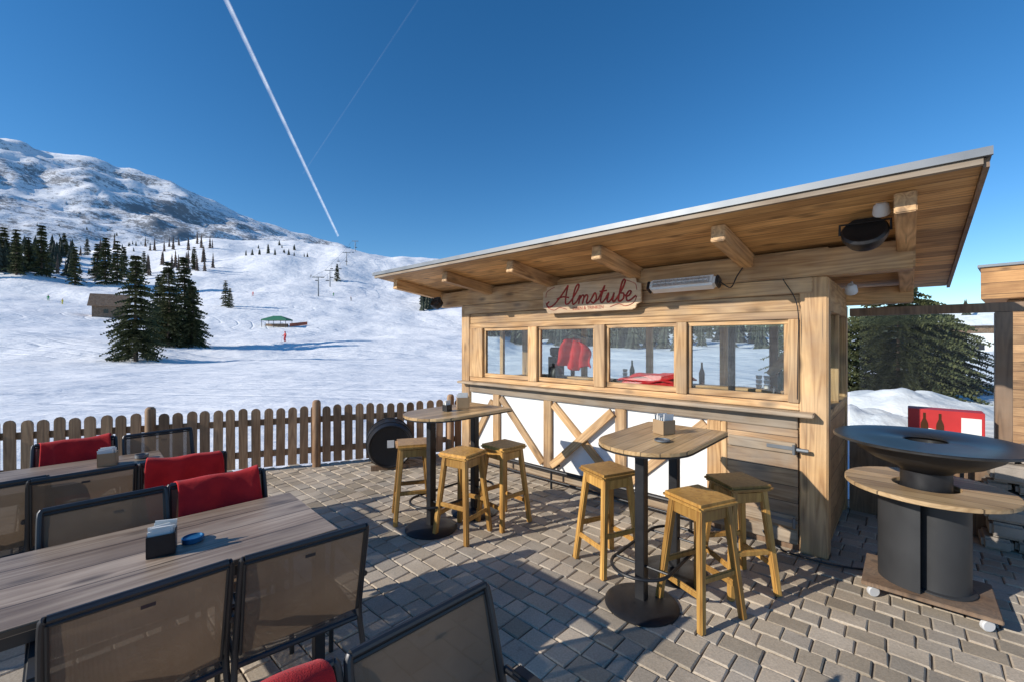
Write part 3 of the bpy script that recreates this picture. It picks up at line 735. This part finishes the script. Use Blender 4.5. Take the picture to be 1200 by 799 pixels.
part('walls',0,7,0,6,-.4,2.45,M_wall_boards,bg); part('fascia',-.3,7.3,-.4,6.3,2.46,3.02,M_cladding,bg); part('roof_cap',-.34,7.34,-.44,6.34,3.022,3.07,M_zinc,bg)
part('window',1.2,2.6,-.02,0.01,.9,2.0,M_darkglass,bg); part('window_trim',1.1,2.7,-.035,-.021,.8,.9,M_wx,bg); part('door',4,5,-.03,.01,0,2.05,M_dkwood,bg)

# ---------------------------------------------------------------- bar tables
def bar_table(c,L_=1.02,W_=.62,rot=0):
    e=empty('bar_table',(c[0],c[1],0),AZ+rot)
    B=MB(); prof=[(W_/2-.02,L_/2),(-W_/2+.02,L_/2),(-W_/2,L_/2-.02)]
    for i in range(15):
        a=math.pi+math.pi*i/14; prof.append((W_/2*math.cos(a),-L_/2+.30+.30*math.sin(a)))
    prof.append((W_/2,L_/2-.02)); m=len(prof)
    B.add([(p[0],p[1],-.012) for p in prof]+[(p[0],p[1],.012) for p in prof],[tuple(reversed(range(m))),tuple(range(m,2*m))]+[(i,(i+1)%m,m+(i+1)%m,m+i) for i in range(m)])
    B.obj('top',M_bartop,e,.003,loc=(0,0,1.04))
    B=MB(); B.add([(p[0]*1.004,p[1]*1.004,1.026) for p in prof]+[(p[0]*1.004,p[1]*1.004,1.018) for p in prof],[tuple(range(m)),tuple(reversed(range(m,2*m)))]+[(i,m+i,m+(i+1)%m,(i+1)%m) for i in range(m)]); B.obj('edge_band',M_black,e)
    B=MB()
    for y in (-.27,.27):
        B.box(-.032,.032,y-.032,y+.032,.03,1.01)
        B.lathe([(.235,0),(.235,.012),(.20,.03),(.05,.045)],(0,y,0),40)
    B.box(-.05,.05,-.35,.35,.985,1.01)
    B.obj('pedestal',M_black,e,.003,smooth=True)
    B=MB(); pts=[]
    for i in range(32):
        a=2*math.pi*i/32; pts.append((.19*math.cos(a),(.27 if math.sin(a)>0 else -.27)+.19*math.sin(a),.26))
    B.tube(pts,.011,8,closed=True)
    for y in (-.27,.27): B.tube([(-.19,y,.26),(.19,y,.26)],.009,8)
    B.obj('foot_ring',M_black,e,smooth=True)
    return e
bar_table((1.03,3.02)); bar_table((-.56,4.16))
def napkin_box(x,y,z,mat,a=0,s=1,kind='napkin_holder'):
    e=empty(kind,(x,y,z),a); w=.055*s
    B=MB(); t=.006
    B.box(-w,w,-w,w,0,t); B.box(-w,-w+t,-w,w,t,.10*s); B.box(w-t,w,-w,w,t,.10*s); B.box(-w+t,w-t,-w,-w+t,t,.10*s); B.box(-w+t,w-t,w-t,w,t,.10*s)
    B.obj('box',mat,e,.0015)
    B=MB(); rn=random.Random(int(x*100))
    for i in range(7): 
        yy=-w+.015+i*(2*w-.03)/6; B.box(-w+.012,w-.012,yy-.003,yy+.003,.01,.10*s+rn.uniform(.015,.045),0,Matrix.Rotation(rn.uniform(-.12,.12),4,'X')@Matrix.Rotation(rn.uniform(-.12,.12),4,'Y'))
    B.obj('napkins',M_paper,e)
    return e
napkin_box(1.10,3.12,1.055,M_cardb,.4,1.0); napkin_box(-.49,4.3,1.055,M_cardb,.2,1.1); napkin_box(-.62,4.12,1.055,M_plate,.9,.6,'condiment_tray')
B=MB(); B.lathe([(.03,0),(.05,.004),(.05,.014),(.045,.014),(.044,.006)],(0,0,0),24); B.obj('ashtray',M_zinc,None,smooth=True,loc=(1.0,2.87,1.055))

def stool_meshes():
    S_=MB(); S_.box(-.165,.165,-.165,.165,.70,.742)
    seat=S_.mesh('seat',[M_stool],.018,True,4)
    B=MB(); t=.11; q=.175
    for sx in (-1,1):
        for sy in (-1,1): B.beam((sx*q,sy*q,0),(sx*t,sy*t,.70),.042,.042,0,.046,.046)
    def at(z): return q+(t-q)*z/.70
    for sx in (-1,1):
        a=at(.20); B.beam((sx*a,-a,.20),(sx*a,a,.20),.022,.04)
        a=at(.29); B.beam((-a,sx*a,.29),(a,sx*a,.29),.022,.04)
        a=at(.655); B.beam((sx*a,-a,.655),(sx*a,a,.655),.022,.075); B.beam((-a,sx*a,.655),(a,sx*a,.655),.022,.075)
    return seat,B.mesh('legs',[M_stool],.007,True,3)
sm,lm=stool_meshes()
for x,y,a in ((-.97,4.22,.3),(-.44,3.86,-.55),(-.08,4.12,.75),(.74,3.34,.45),(1.20,2.76,.42),(1.60,3.06,.15)):
    e=empty('bar_stool',(x,y,0),a); link('seat',sm,e); link('legs',lm,e)

# ---------------------------------------------------------------- dining tables + chairs
tv=Vector((.712,.702,0)).normalized(); nv=Vector((tv.y,-tv.x,0)); TA=math.atan2(tv.y,tv.x)-math.pi/2
def dining_table(cx,cy,l=1.8,w=.76):
    e=empty('dining_table',(cx,cy,0),TA)
    B=MB(); B.box(-w/2,w/2,-l/2,l/2,-.014,.014); B.obj('top',M_table,e,.005,loc=(0,0,.742))
    B=MB(); a=w/2-.06; c=l/2-.08
    for sx in (-1,1):
        for sy in (-1,1): B.box(sx*a-.025,sx*a+.025,sy*c-.025,sy*c+.025,0,.70)
        B.box(sx*a-.02,sx*a+.02,-c+.026,c-.026,.67,.727); 
    for sy in (-1,1): B.box(-a+.026,a-.026,sy*c-.02,sy*c+.02,.67,.727)
    B.obj('frame',M_frame,e,.003)
dining_table(-1.80,1.86); dining_table(-3.50,2.92)
def chair_meshes():
    F=MB(); w=.262
    for s in (-1,1):
        F.tube(catmull([(s*w,.25,0),(s*w,.235,.40),(s*w,.21,.60),(s*w,.17,.635),(s*w,.05,.64),(s*w,-.245,.635)],4),.0125,10)
        F.tube(catmull([(s*w,-.30,0),(s*(w-.003),-.245,.25),(s*(w-.012),-.205,.44),(s*(w-.016),-.24,.60),(s*(w-.02),-.31,.86),(s*(w-.03),-.322,.892)],4),.0125,10)
        F.tube([(s*(w-.016),.235,.425),(s*(w-.016),-.205,.425)],.011,8)
    F.tube([(-(w-.03),-.322,.892),(w-.03,-.322,.892)],.013,10); F.tube([(-w,.24,.42),(w,.24,.42)],.012,8); F.tube([(-w+.01,-.2,.42),(w-.01,-.2,.42)],.012,8)
    F.tube([(-w,-.265,.15),(w,-.265,.15)],.008,8)
    fr=F.mesh('frame',[M_frame],0,True)
    A=MB()
    for s in (-1,1): A.box(s*w-.024,s*w+.024,-.20,.22,.645,.668)
    ar=A.mesh('armrests',[M_arm],.009,True,3)
    def grid(fn,nu,nv_):
        B=MB(); B.add([fn(i/nu,j/nv_) for j in range(nv_+1) for i in range(nu+1)],[(j*(nu+1)+i,j*(nu+1)+i+1,(j+1)*(nu+1)+i+1,(j+1)*(nu+1)+i) for j in range(nv_) for i in range(nu)]); return B
    def bk(a,t):
        z=.47+.405*t; y=-.21-.108*t; return ((a-.5)*2*(.235),y-.022*math.sin(math.pi*a)*math.sin(math.pi*min(1,t*1.05))-.004,z)
    def stt(a,t): return ((a-.5)*2*.236,-.2+.43*t,.43-.018*math.sin(math.pi*a)*math.sin(math.pi*t))
    ms=[]
    for nm,fn in (('backrest',bk),('seat',stt)):
        g=grid(fn,10,8); me=g.mesh(nm,[M_mesh]); me.polygons.foreach_set('use_smooth',[True]*len(me.polygons)); ms.append(me)
    H=MB()
    for s in (-1,1):
        pts=[bk(.5+.5*s*.985,t/6) for t in range(7)]; H.tube([(p[0],p[1]-.002,p[2]) for p in pts],.006,6)
    H.tube([(x,bk(.5,1)[1]+.002,.872) for x in (-.233,0,.233)],.007,6)
    hem=H.mesh('hem',[M_arm],0,True)
    T_=MB(); T_.add([(-.02,bk(.5,.92)[1]-.016,.83),(.02,bk(.5,.92)[1]-.016,.83),(.02,bk(.5,.95)[1]-.015,.843),(-.02,bk(.5,.95)[1]-.015,.843)],[(0,1,2,3)])
    tag=T_.mesh('label',[M_frame])
    return fr,ar,ms[0],ms[1],hem,tag
CM=chair_meshes()
def chair(x,y,face,turn=0,blanket=0,seed=0):
    f=(nv*face); a=math.atan2(-f.x,f.y)+turn
    f2=Vector((-math.sin(a),math.cos(a),0)); p=Vector((x,y,0))+f2*.32
    e=empty('garden_chair',(p.x,p.y,0),a)
    for nm,me in zip(('frame','armrests','backrest','seat','hem','label'),CM): link(nm,me,e)
    if blanket:
        wd=.215*blanket
        prof=[(-.165,.46),(-.185,.60),(-.235,.74),(-.285,.87),(-.30,.902),(-.322,.912),(-.345,.90),(-.345,.85),(-.338,.76),(-.325,.66),(-.315,.56),(-.31,.50)]
        rn=random.Random(seed); sh=rn.uniform(0,9)
        def fn(aa,t):
            k=t*(len(prof)-1); i=min(int(k),len(prof)-2); g=k-i
            y_=prof[i][0]*(1-g)+prof[i+1][0]*g; z_=prof[i][1]*(1-g)+prof[i+1][1]*g
            amp=.020*abs(t-.47)*2
            w=noise.noise(Vector((aa*5+sh,t*1.5,sh)))
            sgn=1 if t<.47 else -1
            return ((aa-.5)*2*wd*(1+.05*math.sin(t*8+sh))+.02*(t-.5)*math.sin(sh),y_+sgn*(amp*(1+w*2.0)+.003)+sgn*.011*math.sin(aa*14+sh+t*2)*abs(t-.47),z_+.018*math.sin(aa*4+sh)*(1-t)-.010*w*abs(t-.47)*2+ .012*math.sin(aa*11+sh)*(t<.12)+.006*math.sin(aa*9+sh))
        cloth_grid('red_blanket',fn,30,28,M_red,e,.009)
chair(-1.225,1.45,-1,.03); chair(-.84,1.79,-1,-.08)
chair(-2.13,2.27,1,.04); chair(-1.79,2.63,1,-.05,1,2)
chair(-2.69,2.72,-1,.05); chair(-2.32,3.06,-1,-.04,1.0,3); chair(-3.0,2.46,-1,.1)
chair(-3.62,3.58,1,0,1,4); chair(-3.22,3.93,1,.1)
chair(-.26,1.30,1,.0); chair(-.62,.94,1,.05,1,5)
dining_table(-5.3,1.6); chair(-4.6,1.3,-1,.1); chair(-4.2,1.7,-1,0)
napkin_box(-1.60,1.97,.757,M_black,.6,.95,'cutlery_holder')
B=MB(); B.lathe([(.042,0),(.045,.004),(.045,.022),(.04,.024),(.04,.018),(.01,.016)],(0,0,0),28); B.obj('tin_ashtray',M_tin,None,smooth=True,loc=(-1.54,2.08,.757))
napkin_box(-3.15,3.36,.757,M_cardb,.6,1.0)
B=MB(); B.lathe([(.03,0),(.045,.01),(.045,.035),(.04,.035),(.038,.012)],(0,0,0),24); B.obj('ashtray',M_zinc,None,smooth=True,loc=(-3.05,3.55,.757))

# ---------------------------------------------------------------- fire bowl grill
fg=empty('plancha_fire_grill',(2.765,2.88,0),AZ)
B=MB(); B.box(-.32,.32,-.26,.26,.085,.11); B.obj('base_board',M_dkwood,fg,.004)
B=MB(); 
for sx in (-.26,.26):
    for sy in (-.2,.2):
        B.lathe([(.03,-.014),(.036,-.008),(.036,.008),(.03,.014)],(sx,sy,.037),18,M=Matrix.Rotation(R(90),4,'X')@Matrix.Rotation(R(35),4,'Y')); B.box(sx-.02,sx+.02,sy-.02,sy+.02,.066,.084)
B.obj('casters',M_grip,fg,smooth=True)
B=MB(); B.lathe([(.18,.112),(.18,.12),(.155,.125),(.155,.70),(.175,.705),(.175,.715)],(.06,0,0),40)
n=20; vs=[];fs=[]
for i in range(n+1):
    a=R(120)+R(150)*i/n
    for z in (.112,.70):
        for rr in (.215,.207): vs.append((rr*math.cos(a)-.03,rr*math.sin(a),z))
for i in range(n):
    o=i*4; p=o+4; fs+=[(o,p,p+2,o+2),(o+1,o+3,p+3,p+1),(o+2,p+2,p+3,o+3)]
B.add(vs,fs); B.obj('pedestal',plain('dark_grey_paint',(.04,.041,.043),.5,.2),fg,smooth=True)
B=MB(); n=48; vs=[];fs=[]
for i in range(n):
    a=2*math.pi*i/n
    for rr,z in ((.17,.735),(.43,.735),(.43,.762),(.17,.762)): vs.append((rr*math.cos(a),rr*math.sin(a),z))
for i in range(n):
    o=i*4;p=((i+1)%n)*4
    for k in range(4): fs.append((o+k,p+k,p+(k+1)%4,o+(k+1)%4))
B.add(vs,fs); B.obj('wooden_ring_shelf',M_ring,fg,.003)
B=MB(); B.lathe([(.13,.716),(.13,.86),(.15,.88),(.28,.93),(.36,.985),(.385,1.04),(.375,1.045)],(0,0,0),56,capb=True,capt=False); B.obj('bowl',M_black,fg,smooth=True)
B=MB(); B.lathe([(.10,1.02),(.10,1.046),(.48,1.046),(.497,1.052),(.497,1.062),(.49,1.067),(.12,1.064),(.11,1.057)],(0,0,0),64,capb=True,capt=False); B.obj('plancha_plate',M_plate,fg,smooth=True)

dr=empty('black_barrel',(-1.70,6.0,0),R(18))
Mx=Matrix.Rotation(R(90),4,'X')
B=MB(); B.lathe([(.20,-.30),(.27,-.29),(.30,-.22),(.315,0),(.30,.22),(.28,.27),(.27,.27),(.255,.25),(.12,.23),(.03,.235)],(0,0,.315),44,M=Mx); 
for z in (-.15,.15): B.lathe([(.306,z-.015),(.318,z-.01),(.318,z+.01),(.306,z+.015)],(0,0,.315),44,M=Mx,capb=False,capt=False)
B.obj('drum',M_black,dr,smooth=True)
B=MB(); B.box(-.045,.045,-.262,-.256,.30,.40); B.obj('label',M_paper,dr)
B=MB(); B.beam((-.25,-.2,.03),(.25,-.2,.03),.06,.06); B.beam((-.25,.2,.03),(.25,.2,.03),.06,.06); B.obj('chocks',M_dkwood,dr)

# ---------------------------------------------------------------- distant things
def at(b,r): x,y=bd(b,r); return (x,y,height(x,y))
p=at(-43.0,168); ah=empty('alpine_hut',p,R(35))
part('walls',-3.4,3.4,-2.6,2.6,-.8,3.2,M_dkwood,ah,.02)
B=MB(); B.add([(-4.2,-3.4,2.9),(4.2,-3.4,2.9),(4.2,0,6.4),(-4.2,0,6.4),(-4.2,3.4,2.9),(4.2,3.4,2.9)],[(0,1,2,3),(3,2,5,4)]); o=B.obj('roof',M_dkwood,ah); mm=o.modifiers.new('s','SOLIDIFY'); mm.thickness=.3
B=MB(); B.add([(-3.4,-2.6,3.2),(-3.4,2.6,3.2),(-3.4,0,6.1)],[(0,1,2)]); B.add([(3.4,-2.6,3.2),(3.4,2.6,3.2),(3.4,0,6.1)],[(0,1,2)]); B.obj('gables',M_dkwood,ah)
part('window',-1,0,-2.64,-2.61,.8,1.9,M_darkglass,ah,0); part('door',1.2,2.2,-2.64,-2.61,-.3,1.8,M_bark,ah,0)
p=at(-28.6,150); gz=empty('green_gazebo',p)
B=MB(); B.add([(-3.8,-2,2.2),(3.8,-2,2.2),(3.8,2,2.2),(-3.8,2,2.2),(-1.2,0,3.3),(1.2,0,3.3),(-3.8,-2,1.85),(3.8,-2,1.85),(3.8,2,1.85),(-3.8,2,1.85)],[(0,1,5,4),(1,2,5),(2,3,4,5),(3,0,4),(0,6,7,1),(1,7,8,2),(2,8,9,3),(3,9,6,0)]); B.obj('canopy',M_green,gz)
B=MB(); 
for sx in (-3.6,0,3.6):
    for sy in (-1.9,1.9): B.tube([(sx,sy,-1),(sx,sy,2.0)],.07,6)
B.obj('poles',M_black,gz)
B=MB(); B.box(-3.2,3.2,-.5,.5,0,.9); B.obj('bar_counter',M_dkwood,gz)
p1=at(-27.3,148); p2=at(-25.4,152)
e=empty('orange_safety_net',p1); B=MB(); d=Vector(p2)-Vector(p1)
B.add([(0,0,.1),(d.x,d.y,d.z+.1),(d.x,d.y,d.z+1.1),(0,0,1.1)],[(0,1,2,3)]); B.obj('net',plain('net_orange',(.50,.12,.06),.8),e)
def skier(b,r,colm,h=1.85,ry=0,name='skier'):
    p=at(b,r); e=empty(name,p,ry); me=bpy.data.meshes.new('body')
    V=[(0,0,.95),(0,0,1.2),(0,0,1.45),(0,.02,1.58),(0,.04,1.72),(.13,.05,.88),(.16,.14,.5),(.15,0,.08),(-.13,.05,.88),(-.17,.14,.5),(-.16,0,.08),(.2,.0,1.42),(.36,.1,1.15),(.32,.35,1.08),(-.2,0,1.42),(-.36,.1,1.15),(-.32,.35,1.08)]
    E=[(0,1),(1,2),(2,3),(3,4),(0,5),(5,6),(6,7),(0,8),(8,9),(9,10),(2,11),(11,12),(12,13),(2,14),(14,15),(15,16)]
    rad=[.17,.17,.2,.08,.12,.12,.09,.09,.12,.09,.09,.1,.075,.06,.1,.075,.06]
    me.from_pydata(V,E,[]); o=link('body',me,e); m=o.modifiers.new('k','SKIN'); 
    for i,sv in enumerate(me.skin_vertices[0].data): sv.radius=(rad[i],rad[i]); sv.use_root=(i==0)
    o.modifiers.new('s','SUBSURF').levels=1; me.materials.append(colm)
    B=MB(); B.lathe([(.02,-.14),(.10,-.08),(.13,0),(.11,.09),(.03,.14)],(0,.05,1.80),16); B.obj('helmet',M_redpaint,e,smooth=True)
    B=MB(); B.box(.1,.2,-.7,.9,.0,.03); B.box(-.2,-.1,-.7,.9,.0,.03); B.tube([(.34,.36,1.1),(.42,.5,0)],.012,6); B.tube([(-.34,.36,1.1),(-.42,.5,0)],.012,6); B.obj('skis_and_poles',M_black,e)
    s=h/1.85; e.scale=(s,s,s)
skier(-27.75,102,M_redpaint,2.1,R(150))
M_gj=plain('jacket_green',(.05,.35,.1),.6)
skier(-47.1,215,M_gj,1.8,R(60)); skier(-46.2,205,plain('jacket_yellow',(.6,.5,.05),.6),1.8,R(100)); skier(-22.5,230,M_gj,1.8,R(200)); skier(-20.5,210,M_frame,1.8,R(250)); skier(-31.0,215,M_redpaint,1.8,R(170)); skier(-25.0,290,M_frame,1.8,R(170))
cl=empty('chairlift'); B=MB(); tops=[]
for b_,r_ in ((-24.2,225),(-22.9,262),(-21.0,330),(-20.0,400)):
    x,y,z=at(b_,r_); B.tube([(x,y,z-1),(x,y,z+9)],.35,8,r2=.22); B.box(x-2.8,x+2.8,y-.3,y+.3,z+8.9,z+9.3); tops.append((x,y,z+9.3))
B.obj('pylons',M_zinc,cl)
B=MB()
for s in (-2.6,2.6):
    B.tube([(t[0]+s,t[1],t[2]) for t in tops],.05,5)
    for a,c in zip(tops,tops[1:]):
        for k in (.3,.7):
            q=Vector(a).lerp(Vector(c),k); B.tube([(q.x+s,q.y,q.z),(q.x+s,q.y,q.z-2.6)],.04,5); B.box(q.x+s-.8,q.x+s+.8,q.y-.3,q.y+.3,q.z-3.2,q.z-2.8)
B.obj('cable_and_chairs',M_black,cl)
for b_,r_,s in ((-49.2,405,1.0),(-48.6,402,.8)):
    p=at(b_,r_); e=empty('mountain_house',p,R(40)); part('walls',-5*s,5*s,-4*s,4*s,-2,4*s,M_dkwood,e)
    B=MB(); B.add([(-6*s,-5*s,3.6*s),(6*s,-5*s,3.6*s),(6*s,0,7*s),(-6*s,0,7*s),(-6*s,5*s,3.6*s),(6*s,5*s,3.6*s)],[(0,1,2,3),(3,2,5,4)]); B.obj('roof',M_snow,e)
for b_,r_,s in ((45.7,110,.8),(46.1,150,1.0),(44.3,170,1.0)):
    p=at(b_,r_); e=empty('mountain_house',p,R(-30)); part('walls',-5*s,5*s,-4*s,4*s,-2,5*s,M_white,e); part('upper_storey',-5.1*s,5.1*s,-4.1*s,4.1*s,5.01*s,7*s,M_dkwood,e)
    B=MB(); B.add([(-6*s,-5*s,6.6*s),(6*s,-5*s,6.6*s),(6*s,0,9*s),(-6*s,0,9*s),(-6*s,5*s,6.6*s),(6*s,5*s,6.6*s)],[(0,1,2,3),(3,2,5,4)]); B.obj('roof',M_snow,e)
    B=MB()
    for i in range(4): B.box((-4+2.2*i)*s,(-3+2.2*i)*s,-4.05*s,-4.01*s,1.5*s,3*s)
    B.obj('windows',M_darkglass,e)
B=MB()
def pile(cx,cy,rx,ry,h,seed):
    n=24; vs=[];fs=[]
    for j in range(n+1):
        for i in range(n+1):
            a,t=i/n*2-1,j/n*2-1; d=max(0,1-(a*a+t*t)); z=h*d**.7*(1+.4*noise.fractal(Vector((a*2,t*2,seed)),1,2,4)); vs.append((cx+a*rx,cy+t*ry,-.5+z))
    for j in range(n):
        for i in range(n): fs.append((j*(n+1)+i,j*(n+1)+i+1,(j+1)*(n+1)+i+1,(j+1)*(n+1)+i))
    B.add(vs,fs)
pile(8.4,10.6,1.7,1.3,.6,1); pile(12.6,14.0,2.5,1.8,.6,2); pile(5.6,9.5,2.5,1.6,.5,3)
o=B.obj('snow_pile',M_snow); o.data.polygons.foreach_set('use_smooth',[True]*len(o.data.polygons))

# contrails: thin sheets of ice cloud 2 km up
def contrail(a,c,w,op):
    m,nt,out=newmat('vapour'); t=N(nt,'ShaderNodeBsdfTransparent'); tr=N(nt,'ShaderNodeBsdfTranslucent'); tr.inputs[0].default_value=(.95,.95,.95,1)
    g=N(nt,'ShaderNodeNewGeometry'); nz=N(nt,'ShaderNodeTexNoise',Scale=.006,Detail=5.0); L(nt,g.outputs['Position'],nz.inputs['Vector'])
    mr=N(nt,'ShaderNodeMapRange'); mr.inputs['From Min'].default_value=.35; mr.inputs['From Max'].default_value=.65; mr.inputs['To Min'].default_value=op*.55; mr.inputs['To Max'].default_value=op; L(nt,nz.outputs[0],mr.inputs[0])
    mx=N(nt,'ShaderNodeMixShader'); L(nt,mr.outputs[0],mx.inputs[0]); L(nt,t.outputs[0],mx.inputs[1]); L(nt,tr.outputs[0],mx.inputs[2]); L(nt,mx.outputs[0],out.inputs[0])
    B=MB(); a=Vector(a);c=Vector(c); d=(c-a).normalized(); sd_=Vector((-d.y,d.x,0)).normalized(); sd_=(sd_*.8-Vector((0,0,.6))*(1 if sd_.x<0 else -1)).normalized()
    for k,sc in enumerate((1.1,.8,.5,.28)):
        off=Vector((0,0,4*k)); vs=[]; n=80
        for i in range(n+1):
            p=a.lerp(c,i/n)+off; ww=w*sc*(.7+.6*i/n)
            vs+=[p-sd_*ww,p+sd_*ww]
        B.add(vs,[(2*i,2*i+1,2*i+3,2*i+2) for i in range(n)])
    B.obj('contrail',m)
contrail((-1100,530,2000),(-3330,8260,2000),16,.125)
contrail((-120,1950,2000),(-2513,5180,2000),10,.010)

# ---------------------------------------------------------------- light, world, camera
SUNEL=25.0; sd=Vector((-.92,-.39,0)).normalized(); sd=Vector((sd.x*math.cos(R(SUNEL)),sd.y*math.cos(R(SUNEL)),math.sin(R(SUNEL))))
sl=bpy.data.lights.new('sun','SUN'); sl.energy=5.0; sl.angle=R(.5); sl.color=(1,.935,.84)
so=bpy.data.objects.new('sun',sl); COL.objects.link(so); so.rotation_euler=sd.to_track_quat('Z','Y').to_euler()
W_=bpy.data.worlds.new('World'); S.world=W_; W_.use_nodes=True; nt=W_.node_tree; nt.nodes.clear()
sky=nt.nodes.new('ShaderNodeTexSky'); sky.sky_type='NISHITA'; sky.sun_disc=False; sky.sun_elevation=R(SUNEL); sky.sun_rotation=math.atan2(sd.x,sd.y)%(2*math.pi)
sky.altitude=1100; sky.air_density=1.0; sky.dust_density=.1; sky.ozone_density=3.0
hs=nt.nodes.new('ShaderNodeHueSaturation'); hs.inputs['Saturation'].default_value=1.28
bgn=nt.nodes.new('ShaderNodeBackground'); bgn.inputs[1].default_value=.15; ow=nt.nodes.new('ShaderNodeOutputWorld')
nt.links.new(sky.outputs[0],hs.inputs['Color']); nt.links.new(hs.outputs[0],bgn.inputs[0]); nt.links.new(bgn.outputs[0],ow.inputs[0])
cam=bpy.data.cameras.new('camera'); cam.sensor_width=36; cam.lens=15.15; cam.clip_start=.05; cam.clip_end=30000
co=bpy.data.objects.new('camera',cam); COL.objects.link(co); co.location=(0,0,1.72); co.rotation_euler=(R(90),0,0); S.camera=co
S.view_settings.view_transform='Standard'; S.view_settings.look='None'; S.view_settings.exposure=0
